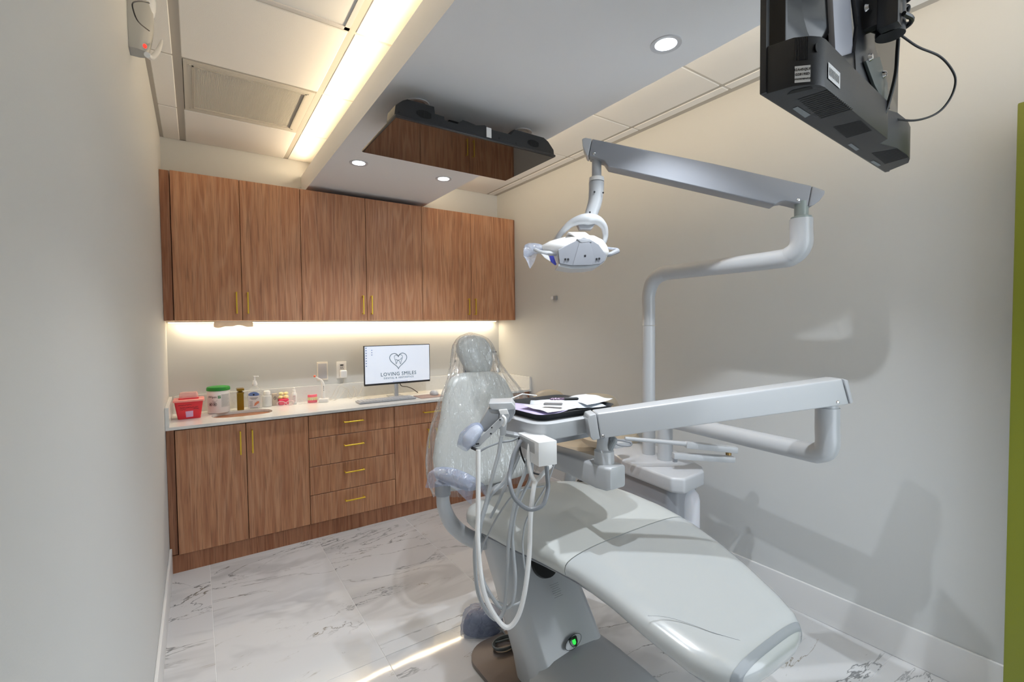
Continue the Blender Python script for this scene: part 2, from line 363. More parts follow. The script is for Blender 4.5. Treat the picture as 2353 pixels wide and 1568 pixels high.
downlight(1.667, -.975, True, 'lit downlight near the upper cabinets, right of the pair')
downlight(1.068, -1.926, False, 'unlit downlight behind the left end of the ceiling television')
downlight(1.673, -1.932, False, 'unlit downlight behind the right end of the ceiling television')
downlight(1.668, -2.88, True, 'lit downlight closest to the camera beside the hanging television')
# air return grille
t = thing('air_vent_grille', 'beige framed air return grille with fine mesh in the tiled ceiling', 'air vent', (.455, -.90, ZC - .006))
m_ = MB()
for a, b, c, d in ((.152, .764, -.636, -.586), (.152, .764, -1.211, -1.171), (.152, .190, -1.171, -.636), (.722, .764, -1.171, -.636)): m_.boxa(a, b, c, d, ZC - .008, ZC + .01)
fr = m_.build('frame', mat('grille_frame', (205, 202, 192), .5), t, smooth=False)
m_ = MB()
for a, b, c, d in ((.188, .196, -1.173, -.634), (.716, .724, -1.173, -.634), (.188, .724, -1.173, -1.166), (.188, .724, -.641, -.634)): m_.boxa(a, b, c, d, ZC - .011, ZC + .005)
m_.build('inner_rim', mat('grille_rim', (190, 186, 176), .45), t, smooth=False)
m_ = MB()
for i in range(88): x = .198 + i * .006; m_.boxa(x, x + .0026, -1.166, -.641, ZC - .003, ZC)
for i in range(66): y = -1.164 + i * .008; m_.boxa(.196, .716, y, y + .0026, ZC - .0028, ZC - .0002)
m_.build('mesh_screen', mat('grille_mesh', (222, 218, 208), .5), t, smooth=False, kind='stuff')
m_ = MB().boxa(.19, .722, -1.17, -.637, ZC + .010, ZC + .018); m_.build('filter_backing', mat('duct_grey', (86, 80, 72), .9, speck=(14, (112, 104, 92), .4, .6)), t, smooth=False)
for x, y in ((.178, -1.176), (.733, -1.176), (.178, -.622), (.733, -.622)):
    MB().lathe([(.001, -.003), (.005, -.002), (.006, 0)], (x, y, ZC - .008), 10).build('screw', teem, t)
# panel light
t = thing('ceiling_panel_light', 'flat white panel light with thin frame set in ceiling grid', 'panel light', (.458, -2.52, ZC - .006))
m_ = MB(); a, b, c, d = .149, .768, -3.160, -1.881
for q_ in ((a, b, d - .022, d), (a, b, c, c + .022), (a, a + .022, c, d), (b - .022, b, c, d)): m_.boxa(*q_, ZC - .010, ZC + .01)
m_.build('frame', mat('panel_frame', (205, 205, 205), .4), t, smooth=False)
MB().boxa(a + .02, b - .02, c + .02, d - .02, ZC - .004, ZC + .006).build('diffuser', mat('panel_diffuser', (226, 228, 229), .45), t, smooth=False)

# ================================================================== UPPER CABINETS
wd = MC['walnut_laminate']; wds = MC['walnut_side']
DU, ZB_, ZT = -.3111, 1.5635, 2.5297
ux = [.0545, .4397, .8249, 1.3032, 1.779, 2.2552, 2.728]
def bar_handle(p, a, b, yf, off=.03, t=.0085):
    """square bar pull from a to b (x,z) on the face y=yf, legs at the ends"""
    (xa, za), (xb, zb) = a, b; m_ = MB(); h = t / 2
    if abs(xa - xb) < 1e-4: m_.boxa(xa - h, xa + h, yf - off - t, yf - off, min(za, zb), max(za, zb)); ends = [(xa, min(za, zb) + .006), (xa, max(za, zb) - .006)]
    else: m_.boxa(min(xa, xb), max(xa, xb), yf - off - t, yf - off, za - h, za + h); ends = [(min(xa, xb) + .006, za), (max(xa, xb) - .006, za)]
    for x, z in ends: m_.boxa(x - h, x + h, yf - off - .001, yf + .001, z - h, z + h)
    return m_.build('handle', gold, p, smooth=False, bevel=.001, seg=1)
names = ['left', 'middle', 'right']
for i in range(3):
    a, mid, b = ux[2 * i], ux[2 * i + 1], ux[2 * i + 2]
    t = thing('wall_cabinet', ['walnut wall cabinet at the left wall with two tall doors', 'walnut wall cabinet in the middle, under the bulkhead end', 'walnut wall cabinet at the right wall above the headrest'][i], 'cabinet', ((a + b) / 2, DU / 2, ZB_), 'wall cabinets above the counter')
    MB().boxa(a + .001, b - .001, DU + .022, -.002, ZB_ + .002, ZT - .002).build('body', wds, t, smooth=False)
    for x0, x1, s_ in ((a, mid, 1), (mid, b, -1)):
        d_ = MB().boxa(x0 + .0022, x1 - .0012, DU, DU + .019, ZB_, ZT).build('door', wd, t, smooth=False, bevel=.0012, seg=1)
        hx = mid - .034 if s_ == 1 else mid + .034
        bar_handle(d_, (hx, 1.611), (hx, 1.760), DU, .022)
MB().boxa(0.001, ux[0] - .002, DU + .014, -.002, ZB_, ZT).build('filler_panel', wds, smooth=False, label='narrow walnut filler between left wall and the wall cabinets', cat='panel', bevel=.001, seg=1)
MB().boxa(ux[6] + .002, W - .001, DU + .006, -.002, ZB_, ZT).build('filler_panel', wds, smooth=False, label='narrow walnut filler between wall cabinets and the right wall', cat='panel', bevel=.001, seg=1)
# under-cabinet light
t = thing('under_cabinet_light', 'warm LED strip glowing along the underside of the wall cabinets', 'light strip', (1.37, -.03, ZB_ - .014))
MB().boxa(.01, 2.70, -.045, -.013, ZB_ - .008, ZB_ - .001).build('channel', whitem, t, smooth=False)
MB().boxa(.012, 2.69, -.040, -.018, ZB_ - .013, ZB_ - .008).build('diffuser', mat('strip_glow', (255, 236, 200), .5, emit=9, ecol=(255, 222, 170)), t, smooth=False)
paper_tr = bpy.data.materials.new('thin_paper'); paper_tr.use_nodes = True; nt_ = paper_tr.node_tree; tl_ = nt_.nodes.new('ShaderNodeBsdfTranslucent'); ms_ = nt_.nodes.new('ShaderNodeMixShader')
tl_.inputs[0].default_value = rgb(240, 232, 222); nt_.nodes['Principled BSDF'].inputs['Base Color'].default_value = rgb(236, 230, 222); nt_.nodes['Principled BSDF'].inputs['Roughness'].default_value = .8; ms_.inputs[0].default_value = .5
nt_.links.new(nt_.nodes['Principled BSDF'].outputs[0], ms_.inputs[1]); nt_.links.new(tl_.outputs[0], ms_.inputs[2]); nt_.links.new(ms_.outputs[0], nt_.nodes['Material Output'].inputs[0])
# paper towel hanging from the dispenser
t = thing('paper_towel', 'white paper towel hanging below the left wall cabinet', 'paper towel', (.39, -.2, ZB_ - .05))
m_ = MB(); pts = []
for i in range(25):
    u = i / 24; x = .275 + .235 * u
    pts.append((x, -.20 + .004 * sin(u * 19), ZB_ - .001, .038 + .007 * sin(u * 7 + .5) + .004 * sin(u * 17)))
m_.loft([[(x, y, z) for x, y, z, h in pts] + [(x, y + .0012, z) for x, y, z, h in reversed(pts)], [(x - .003 * (1 - 2 * i / 24), y - .006, z - h) for i, (x, y, z, h) in enumerate(pts)] + [(x, y - .0048, z - h) for x, y, z, h in reversed(pts)]])
m_.build('sheet', paper_tr, t)
MB().boxa(.29, .50, -.22, -.205, ZB_ - .003, ZB_ - .0005).build('dispenser_slot', whitep, t, smooth=False)

# ================================================================== BASE CABINETS
DLF, LT, LB, DK = -.529, .8872, .1133, -.5189
lx = [.0441, .4239, .8069, 1.4303, 2.05, 2.67]
def base(a, b, label):
    t = thing('base_cabinet', label, 'cabinet', ((a + b) / 2, -.27, 0), 'base cabinets below the counter')
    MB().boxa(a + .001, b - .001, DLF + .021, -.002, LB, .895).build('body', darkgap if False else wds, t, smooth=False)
    return t
def front(t, x0, x1, z0, z1, nm):
    return MB().boxa(x0 + .0022, x1 - .0015, DLF, DLF + .0185, z0 + .002, z1 - .002).build(nm, wd, t, smooth=False, bevel=.0012, seg=1)
def gapm(t, x0, x1, z0, z1): MB().boxa(x0 + .003, x1 - .003, DLF + .019, DLF + .022, z0 + .003, z1 - .003).build('gap_shade_sheet', darkgap, t, smooth=False)  # dark sheet behind the fronts, paints shade into the gaps between them
t = base(lx[0], lx[2], 'walnut sink base cabinet with two doors at the left wall'); gapm(t, lx[0], lx[2], LB, .895)
for x0, x1, hx in ((lx[0], lx[1], lx[1] - .034), (lx[1], lx[2], lx[1] + .034)):
    d_ = front(t, x0, x1, LB - .002, LT, 'door'); bar_handle(d_, (hx, .688), (hx, .840), DLF, .03)
t = base(lx[2], lx[3], 'walnut base cabinet with four stacked drawers'); gapm(t, lx[2], lx[3], LB, .895)
dz = [LT, .7252, .5205, .3157, LB - .002]
for k in range(4):
    d_ = front(t, lx[2], lx[3], dz[k + 1], dz[k], 'drawer'); hz = [.817, .645, .447, .237][k]; bar_handle(d_, (1.042, hz), (1.186, hz), DLF, .03)
for k, lb in ((3, 'walnut base cabinet behind the dental chair with drawer over doors'), (4, 'walnut base cabinet at the right wall end of the counter')):
    t = base(lx[k], lx[k + 1], lb); gapm(t, lx[k], lx[k + 1], LB, .895); c = (lx[k] + lx[k + 1]) / 2
    d_ = front(t, lx[k], lx[k + 1], .7252, LT, 'drawer'); bar_handle(d_, (c - .072, .817), (c + .072, .817), DLF, .03)
    for x0, x1, hx in ((lx[k], c, c - .034), (c, lx[k + 1], c + .034)):
        d_ = front(t, x0, x1, LB - .002, .7252, 'door'); bar_handle(d_, (hx, .525), (hx, .68), DLF, .03)
MB().boxa(.001, lx[0] - .002, DLF + .014, -.002, LB, .895).build('filler_panel', wds, smooth=False, label='narrow walnut filler at the left end of the base cabinets', cat='panel', bevel=.001, seg=1)
MB().boxa(lx[5] + .002, W - .001, DLF + .004, -.002, LB, .895).build('filler_panel', wds, smooth=False, label='narrow walnut filler at the right end of the base cabinets', cat='panel', bevel=.001, seg=1)
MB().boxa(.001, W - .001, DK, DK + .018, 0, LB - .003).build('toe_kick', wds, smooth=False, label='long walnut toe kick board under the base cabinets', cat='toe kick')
# countertop with oval sink cut-out
CZ0, CZ = .8956, .914; scx, scy, srx, sry = .425, -.285, .185, .125
m_ = MB()
def ringtop(x0, x1, y0, y1, n=40):
    o_, i_ = [], []
    for j in range(n):
        a = 2 * pi * j / n; c, s_ = cos(a), sin(a); hx, hy = (x1 - x0) / 2, (y1 - y0) / 2
        k = 1 / max(abs(c) / 1, abs(s_) / 1); o_.append(((x0 + x1) / 2 + c * k * hx, (y0 + y1) / 2 + s_ * k * hy))
        e = 2.6; i_.append((scx + srx * math.copysign(abs(c) ** (2 / e), c), scy + sry * math.copysign(abs(s_) ** (2 / e), s_)))
    return o_, i_
o_, i_ = ringtop(.2, .65, -.5591, 0)
V3 = lambda L_, z: [(x, y, z) for x, y in L_]
m_.loft([V3(o_, CZ0), V3(o_, CZ), V3(i_, CZ), V3(i_, CZ0), V3(o_, CZ0)], cap=False)
m_.boxa(.001, .2, -.5591, 0, CZ0, CZ).boxa(.65, W - .001, -.5591, 0, CZ0, CZ)
ct = thing('countertop', 'white quartz countertop running over all base cabinets', 'countertop', (1.37, -.28, CZ0))
m_.build('slab', quartz, ct, smooth=False)
MB().boxa(.022, W - .022, -.018, -.001, CZ, 1.038).build('backsplash', quartz, ct, smooth=False, bevel=.001)
MB().boxa(.001, .021, -.5591, -.001, CZ, 1.035).build('side_splash', quartz, ct, smooth=False, bevel=.001)
MB().boxa(W - .021, W - .001, -.5591, -.001, CZ, 1.030).build('side_splash', quartz, ct, smooth=False, bevel=.001)
t = thing('sink_basin', 'oval stainless steel undermount sink in the countertop', 'sink', (scx, scy, CZ0 - .13))
def ov(s_, z): return [(scx + (x - scx) * s_, scy + (y - scy) * s_, z) for x, y in i_]
MB().loft([ov(1.06, CZ0 - .001), ov(1.01, CZ0 - .001), ov(1.0, CZ0 - .01), ov(.97, CZ0 - .09), ov(.85, CZ0 - .125), ov(.4, CZ0 - .132), ov(.1, CZ0 - .134)], cap=False).build('bowl', steel, t)
MB().lathe([(.001, .002), (.02, .002), (.025, 0)], (scx, scy, CZ0 - .134), 20).build('drain', chrome, t)

# ================================================================== COUNTER ITEMS
z0 = CZ
redp = mat('red_plastic', (225, 45, 62), .28, sss=.25); pinkr = mat('hot_pink_resin', (240, 70, 105), .25, sss=.2)
t = thing('sharps_container', 'red sharps container with clear lid and handwriting at counter left end', 'container', (.115, -.22, z0))
def rr3(cx, cy, w_, h_, r_, z): return [(x, y, z) for x, y in rrect(cx, cy, w_, h_, r_, 4)]
MB().loft([rr3(.118, -.245, .125, .105, .012, z0 + .001), rr3(.118, -.245, .158, .135, .012, z0 + .118)]).build('bin', redp, t)
MB().loft([rr3(.118, -.245, .172, .150, .014, z0 + .116), rr3(.118, -.245, .172, .150, .014, z0 + .127), rr3(.118, -.245, .165, .142, .014, z0 + .130)]).build('rim', mat('pale_red_lid', (240, 150, 145), .3), t)
MB().loft([rr3(.118, -.235, .108, .085, .014, z0 + .129), rr3(.118, -.235, .104, .082, .014, z0 + .16), rr3(.118, -.235, .094, .072, .014, z0 + .170)]).build('clear_flap', mat('milky_lid', (240, 190, 185), .2, alpha=.55), t)
MB().loft([rr3(.118, -.252, .112, .085, .012, z0 + .130), rr3(.118, -.252, .112, .085, .012, z0 + .137)]).build('opening_collar', redp, t)
ink = mat('dark_ink', (60, 20, 30), .6)
m_ = MB()
def on_bin(u, v): # point on the front of the bin
    k = v / .118; return (.118 + u * (.125 + .033 * k), -.245 - (.0525 + .015 * k) - .0008, z0 + v)
for row, (v, u0, u1) in enumerate(((.095, -.38, .10), (.078, -.34, .34), (.064, -.34, -.12), (.066, .14, .38))):
    n_ = int((u1 - u0) / .028); pts = [on_bin(u0 + (u1 - u0) * i / (n_ * 2), v + random.uniform(-.004, .004)) for i in range(n_ * 2 + 1)]
    m_.tube(pts, .0006, 4, sm=3)
m_.build('handwriting', ink, t, smooth=False)
MB().add([on_bin(-.14, .052), on_bin(.16, .054), on_bin(.17, .014), on_bin(-.13, .012)], [(0, 1, 2, 3)]).build('sticker', mat('lilac_sticker', (215, 175, 215), .5), t, smooth=False)
# wipes canister
t = thing('wipes_canister', 'white disinfectant wipes tub with green lid on the counter', 'canister', (.285, -.13, z0))
wc = (.290, -.135, z0)
MB().lathe([(.064, .001), (.068, .004), (.069, .15), (.067, .158), (.060, .160)], wc, 40).build('tub', whitep, t)
MB().lathe([(.067, .158), (.0725, .160), (.0725, .176), (.068, .184), (.050, .188), (.002, .189)], wc, 40).build('lid', mat('green_lid', (30, 135, 45), .35), t)
def wrap(c, r, u, v): return (c[0] + r * sin(u), c[1] - r * cos(u), c[2] + v)
def patch(c, r, u0, u1, v0, v1, material, parent, nm='label_print', n=10):
    m_ = MB(); vs = []; 
    for i in range(n + 1): u = u0 + (u1 - u0) * i / n; vs += [wrap(c, r, u, v0), wrap(c, r, u, v1)]
    m_.add(vs, [(2 * i, 2 * i + 2, 2 * i + 3, 2 * i + 1) for i in range(n)]); return m_.build(nm, material, parent)
def wraptext(s, size, c, r, u, v, material, parent, nm='lettering'):
    o = text(s, size, (0, 0, 0), (1, 0, 0), (0, 0, 1), material, parent, nm)
    me = o.data; loc = ORG[o.name]
    for vt in me.vertices:
        p = vt.co + loc; uu = u + p.x / r; q_ = Vector(wrap(c, r + .0006 - p.y * .3, uu, v + p.z)); vt.co = q_ - loc
    return o
black = mat('black_ink', (25, 25, 28), .6)
patch(wc, .0695, .20, 1.15, .045, .135, mat('pale_label', (205, 208, 208), .5), t)
wraptext('iWipes', .021, wc, .0695, -.62 + .0, .118, black, t)
patch(wc, .0697, -.10, .16, .108, .126, mat('label_green', (40, 140, 80), .5), t)
wraptext('HP', .014, wc, .0700, .03, .117, whitep, t)
for u in (-.36, .84 - 1.6):
    m_ = MB(); pts = [wrap(wc, .0705, u + .011 / .07 * cos(a), .068 + .011 * sin(a)) for a in [2 * pi * i / 20 for i in range(20)]]
    m_.tube(pts, .0009, 5, closed=True); m_.tube([wrap(wc, .0705, u - .10, .060), wrap(wc, .0705, u + .10, .076)], .0009, 5)
    m_.tube([wrap(wc, .0705, u - .05, .073), wrap(wc, .0705, u + .03, .062)], .0018, 5); m_.build('prohibition_symbol', black, t)
m_ = MB()
for k in range(9):
    v = .128 - k * .009; m_.tube([wrap(wc, .0702, .27 + .02 * (k % 2), v), wrap(wc, .0702, .6, v), wrap(wc, .0702, .95 - .08 * (k % 3), v)], .0007, 4)
for k in range(3): v = .094 - k * .006; m_.tube([wrap(wc, .0702, -.62, v), wrap(wc, .0702, -.1 - .1 * k, v)], .0006, 4)
m_.build('small_print', mat('grey_ink', (120, 124, 126), .6), t, kind='stuff')
# gold faucet
t = thing('gold_faucet', 'square brushed gold faucet standing behind the sink', 'faucet', (.425, -.10, z0))
fx, fy = .424, -.118; gold = mat('aged_gold', (150, 118, 38), .3, .8)
MB().boxa(fx - .021, fx + .021, fy - .020, fy + .020, z0, z0 + .128).build('column', gold, t, smooth=False, bevel=.002)
MB().boxa(fx - .019, fx + .019, fy - .085, fy + .018, z0 + .128, z0 + .135).build('spout', gold, t, smooth=False, bevel=.001)
MB().boxa(fx - .023, fx + .023, fy - .050, fy + .026, z0 + .145, z0 + .160).build('lever', gold, t, smooth=False, bevel=.002)
MB().boxa(fx - .012, fx + .012, fy - .012, fy + .012, z0 + .134, z0 + .146).build('valve', gold, t, smooth=False)
gold = mat('brushed_gold', (0, 0, 0))
# hand sanitiser bottle
t = thing('soap_bottle', 'clear hand soap bottle with white pump top', 'bottle', (.515, -.12, z0))
sc_ = Vector((.518, -.122, z0)); X_ = Vector((.95, -.3, 0)).normalized(); Y_ = Vector((.3, .95, 0)).normalized()
def oval(c, a, b, z, n=28, e=2.4):
    return [Vector(c) + X_ * x + Y_ * y + Vector((0, 0, z)) for x, y in sup(a * 2, b * 2, e, n)]
prof = [(.046, .028, .001), (.050, .032, .008), (.051, .033, .10), (.049, .032, .128), (.038, .026, .150), (.020, .017, .163), (.014, .014, .168), (.014, .014, .178)]
MB().loft([oval(sc_, a, b, z) for a, b, z in prof]).build('bottle', MC['clear_glass'], t)
MB().loft([oval(sc_, a * .93, b * .93, z) for a, b, z in [(.046, .028, .005), (.050, .032, .012), (.050, .032, .112)]]).build('liquid', mat('clear_gel', (226, 224, 220), .1, alpha=.35), t)
MB().lathe([(.016, .172), (.017, .176), (.017, .19), (.013, .196), (.012, .206), (.006, .208), (.0055, .232), (.009, .233), (.009, .242), (.003, .243)], sc_, 20).build('pump', whitep, t)
MB().box(sc_ + X_ * .012 + Vector((0, 0, .238)), (.030, .012, .008), X_, Y_).build('nozzle', whitep, t, bevel=.002)
m_ = MB(); m_.prism(rrect(0, 0, .074, .118, .008), sc_ + Vector((0, 0, .068)) - Y_ * .0345, X_, (0, 0, 1), Y_, .001)
m_.build('paper_label', mat('label_white', (238, 240, 242), .5), t)
MB().prism([(-.036, 0), (-.034, .012), (-.02, .022), (0, .026), (.02, .022), (.034, .012), (.036, 0), (.02, -.004), (-.02, -.004)], sc_ + Vector((0, 0, .103)) - Y_ * .0354, X_, (0, 0, 1), Y_, .0008).build('blue_arch', mat('label_blue', (110, 140, 200), .5), t)
MB().lathe([(.001, 0), (.006, 0), (.006, .0012)], sc_ + Vector((0, 0, .108)) - Y_ * .0362, 20, axis=Y_).build('round_emblem', black, t)
# a small hand illustration
m_ = MB(); hc = sc_ + X_ * .016 + Vector((0, 0, .042)) - Y_ * .0357
m_.prism([(-.018, -.012), (-.010, -.004), (-.012, .004), (-.004, .008), (.004, .016), (.018, .018), (.019, .004), (.008, -.002), (.0, -.010), (-.010, -.016)], hc, X_, (0, 0, 1), Y_, .0006)
m_.build('hand_picture', mat('skin_print', (224, 150, 120), .5), t)
m_ = MB()
for k in range(6): m_.box(sc_ - X_ * .018 + Vector((0, 0, .058 - k * .007)) - Y_ * .0356, (.022 - .004 * (k % 2), .0006, .0018), X_, Y_)
for k in range(3): m_.box(sc_ + Vector((0, 0, .086 - k * .006)) - Y_ * .0356, (.056 - .012 * k, .0006, .0024), X_, Y_)
m_.box(sc_ + Vector((0, 0, .012)) - Y_ * .0356, (.05, .0006, .003), X_, Y_)
m_.build('small_print', MC['grey_ink'], t, smooth=False, kind='stuff')
# little frosted bottle
t = thing('small_bottle', 'small frosted bottle with white ribbed cap beside the soap bottle', 'bottle', (.60, -.075, z0))
c_ = (.602, -.075, z0)
MB().lathe([(.030, .001), (.034, .006), (.0345, .065), (.030, .082), (.020, .088), (.019, .094)], c_, 28).build('bottle', MC['frost_plastic'], t)
m_ = MB(); 
m_.lathe([(.0225, .090), (.0235, .094), (.0235, .110), (.021, .118), (.012, .1215), (.001, .122)], c_, 28); m_.build('cap', whitep, t)
# beige paper box
t = thing('pale_box', 'small beige cardboard box with dark emblem between bottle and models', 'box', (.652, -.05, z0))
MB().boxa(.640, .674, -.07, -.035, z0, z0 + .090).build('carton', mat('carton', (196, 182, 165), .7), t, smooth=False, bevel=.001)
m_ = MB(); m_.tube([(.657 + .008 * cos(a), -.0708, z0 + .058 + .012 * sin(a)) for a in [i * pi / 6 for i in range(12)]], .0012, 5, closed=True); m_.tube([(.653, -.0708, z0 + .063), (.661, -.0708, z0 + .053)], .001, 5)
m_.build('emblem', black, t)
# tooth models : giant molars in gum blocks
tooth = mat('tooth_cream', (242, 228, 176), .3, sss=.2)
t = thing('tooth_model', 'dental model of large cream molars in a hot pink gum block', 'dental model', (.715, -.055, z0))
MB().boxa(.682, .752, -.085, -.03, z0, z0 + .046).build('gum_block', pinkr, t, bevel=.008, seg=3)
for dx, dy, dz_, s_ in ((.698, -.058, .060, .017), (.735, -.06, .060, .018), (.704, -.05, .086, .016), (.738, -.045, .085, .015)):
    m_ = MB(); n = 16; rings = []
    for k in range(9):
        a = -pi / 2 + pi * k / 8; rr_ = max(.02, cos(a)) * s_
        rings.append([(dx + rr_ * (1 + .16 * cos(4 * b)) * cos(b), dy + rr_ * (1 + .16 * cos(4 * b)) * sin(b), z0 + dz_ + s_ * .85 * sin(a) - (.004 * abs(cos(2 * b)) if k > 6 else 0)) for b in [2 * pi * j / n for j in range(n)]])
    m_.loft(rings).build('molar', tooth, t)
# safety glasses
t = thing('safety_glasses', 'clear plastic safety glasses lying in front of the tooth model', 'glasses', (.72, -.13, z0))
clearm = mat('glasses_rim', (245, 215, 220), .15, alpha=.8)
for s_ in (-1, 1):
    c = Vector((.722 + s_ * .032, -.128, z0 + .020)); 
    MB().tube([c + Vector((.028 * cos(a), .004 * cos(a) * s_, .017 * sin(a))) for a in [2 * pi * i / 20 for i in range(20)]], .0022, 6, closed=True).build('lens_rim', clearm, t)
    m_ = MB(); m_.add([c + Vector((.026 * cos(a), .004 * cos(a) * s_, .015 * sin(a))) for a in [2 * pi * i / 20 for i in range(20)]], [tuple(range(20))]); m_.build('lens', MC['clear_glass'], t)
    MB().tube([c + Vector((.028 * s_, 0, .006)), c + Vector((.030 * s_, .03, .0)), c + Vector((.028 * s_, .075, -.014))], .0018, 6, sm=4).build('temple', clearm, t)
MB().tube([(.717, -.128, z0 + .024), (.722, -.130, z0 + .027), (.727, -.128, z0 + .024)], .002, 6).build('bridge', clearm, t)
# spray bottle
t = thing('spray_bottle', 'slim white spray bottle with red print next to the tooth model', 'bottle', (.79, -.085, z0))
c_ = (.790, -.088, z0)
MB().lathe([(.016, .001), (.0175, .004), (.0175, .080), (.013, .092), (.009, .097)], c_, 24).build('bottle', whitep, t)
MB().lathe([(.011, .095), (.011, .112), (.007, .114), (.0065, .130), (.003, .132)], c_, 20).build('sprayer', whitep, t)
m_ = MB()
for k in range(6): m_.tube([wrap(c_, .0180, -.6, .025 + k * .008), wrap(c_, .0180, 0, .025 + k * .008), wrap(c_, .0180, .55 - .1 * (k % 3), .025 + k * .008)], .0008 if k < 5 else .0016, 4)
m_.build('red_print', mat('red_ink', (200, 70, 80), .5), t)
# clear acrylic piece
t = thing('clear_tooth_block', 'little clear acrylic block standing right of the spray bottle', 'dental model', (.835, -.12, z0))
MB().lathe([(.014, 0.0), (.016, .004), (.010, .018), (.006, .034), (.002, .036)], (.828, -.118, z0 + .0005), 10).build('peg', MC['clear_glass'], t)
MB().lathe([(.010, 0.0), (.011, .004), (.007, .018), (.002, .024)], (.853, -.130, z0 + .0005), 10).build('peg', MC['clear_glass'], t)
# pink denture model
t = thing('denture_model', 'translucent pink denture model standing alone on the counter', 'dental model', (.922, -.10, z0))
dc = Vector((.922, -.10, z0))
for zz, hh, sgn in ((.001, .022, 1), (.044, .020, -1)):
    m_ = MB(); out = []; inn = []
    for i in range(15):
        a = pi + pi * i / 14; out.append((.036 * cos(a), .036 * sin(a) * .9 + .014)); inn.append((.020 * cos(a), .020 * sin(a) * .8 + .014))
    poly = out + inn[::-1]
    m_.loft([[dc + Vector((x, y, zz)) for x, y in poly], [dc + Vector((x * .97, y * .97, zz + hh)) for x, y in poly]]).build('gum', mat('pink_gum', (250, 120, 140), .2, sss=.3), t, bevel=.002)
for row, zz in ((0, .022), (1, .034)):
    for i in range(8):
        a = pi + pi * (i + .5) / 8; MB().box(dc + Vector((.0325 * cos(a), .0325 * sin(a) * .9 + .012, zz + .005)), (.0095, .007, .012), (-sin(a), cos(a), 0), (cos(a), sin(a), 0)).build('tooth', tooth, t, bevel=.002)
# cordless curing wand on charger
t = thing('curing_light', 'white curing light wand standing in its square charging base', 'curing light', (.99, -.125, z0))
b0 = Vector((1.0, -.12, z0))
MB().prism(rrect(0, 0, .072, .075, .008), b0 + Vector((0, 0, .0145)), X_, Y_, (0, 0, 1), .028).build('charging_base', whitep, t, bevel=.003)
for k in range(5): MB().lathe([(.001, .0), (.0022, 0), (.0022, .001)], b0 + Vector((-.02 + k * .009, -.033 - .0045 + k * -.0028 + .006, .012)), 8, axis=(0, -1, 0)).build('indicator', black, t)
wpts = [b0 + Vector((.0, .012, .02)), b0 + Vector((.001, .012, .09)), b0 + Vector((-.002, .010, .145)), b0 + Vector((-.018, .004, .178)), b0 + Vector((-.048, -.006, .198)), b0 + Vector((-.066, -.012, .212))]
MB().tube(wpts, [.014, .0135, .012, .0075, .005, .0045], 14, sm=5).build('wand', whitep, t)
MB().lathe([(.003, -.006), (.008, -.004), (.009, .002), (.005, .008), (.001, .009)], wpts[-1], 14, axis=(-.6, -.4, .4)).build('tip_shield', mat('orange_shield', (235, 110, 80), .3), t)
for zz in (.095, .112, .125): MB().lathe([(.001, 0), (.003, 0), (.003, .0015)], b0 + Vector((.001, -.0015, zz)), 10, axis=(0, -1, 0)).build('button', blackm, t)
MB().tube([wpts[3], wpts[3] + Vector((-.012, -.004, .012)), wpts[4] + Vector((-.002, 0, .012)), wpts[5] + Vector((.002, 0, .004))], .002, 8, sm=4).build('light_guide', MC['clear_glass'], t)
# wall plates
t = thing('blank_wall_plate', 'grey blank wall plate behind the curing light', 'wall plate', (1.02, -.004, 1.08))
MB().boxa(.978, 1.062, -.008, -.0005, 1.078, 1.226).build('plate', mat('plate_edge', (228, 222, 212), .4), t, bevel=.002)
MB().boxa(.986, 1.054, -.0095, -.006, 1.090, 1.214).build('insert', mat('plate_grey', (186, 186, 192), .4), t, bevel=.001)
t = thing('wall_outlet', 'white safety outlet with white plug adapter left of the monitor', 'outlet', (1.17, -.004, 1.07))
MB().boxa(1.132, 1.212, -.008, -.0005, 1.084, 1.222).build('plate', whitep, t, bevel=.002)
MB().boxa(1.150, 1.196, -.0105, -.006, 1.100, 1.206).build('socket_face', mat('socket_white', (214, 214, 216), .4), t, bevel=.001)
m_ = MB().boxa(1.160, 1.186, -.0118, -.0100, 1.188, 1.198)
for x, zz in ((1.165, 1.176), (1.180, 1.176), (1.1725, 1.166), (1.163, 1.166), (1.183, 1.164)): m_.boxa(x - .0015, x + .0015, -.0118, -.010, zz - .005, zz + .004)
m_.build('sockets', black, t, smooth=False)
MB().boxa(1.155, 1.207, -.045, -.009, 1.088, 1.150).build('plug_adapter', whitep, t, bevel=.008, seg=3)
cabw = mat('pale_cable', (205, 200, 190), .4)
cb = MB(); pts = [(1.18, -.03, 1.09), (1.182, -.03, 1.05), (1.16, -.04, 1.03), (1.12, -.045, 1.01), (1.09, -.05, .96), (1.06, -.07, .918), (1.10, -.09, .918), (1.15, -.07, .95), (1.19, -.05, 1.0), (1.215, -.05, .98), (1.20, -.07, .93), (1.23, -.09, .918), (1.26, -.06, .96), (1.25, -.05, 1.01), (1.28, -.05, .98), (1.27, -.08, .92), (1.31, -.09, .918)]
cb.tube(pts, .0016, 6, sm=8)
pts = [(1.05, -.08, .918), (1.10, -.06, .93), (1.13, -.05, .98), (1.15, -.05, 1.02), (1.20, -.06, .99), (1.24, -.06, .93), (1.29, -.07, .94), (1.33, -.05, 1.0), (1.31, -.06, .93), (1.35, -.08, .918)]
cb.tube(pts, .0014, 6, sm=8); cb.build('charger_cable', cabw, label='thin pale charging cables tangled against the backsplash', cat='cable')
t = thing('wall_outlet', 'outlet plate on the back wall half hidden left of the headrest', 'outlet', (2.24, -.004, 1.05))
MB().boxa(2.20, 2.275, -.008, -.0005, 1.06, 1.205).build('plate', whitep, t, bevel=.002)
MB().boxa(2.217, 2.258, -.0105, -.006, 1.08, 1.185).build('socket_face', MC['socket_white'], t)
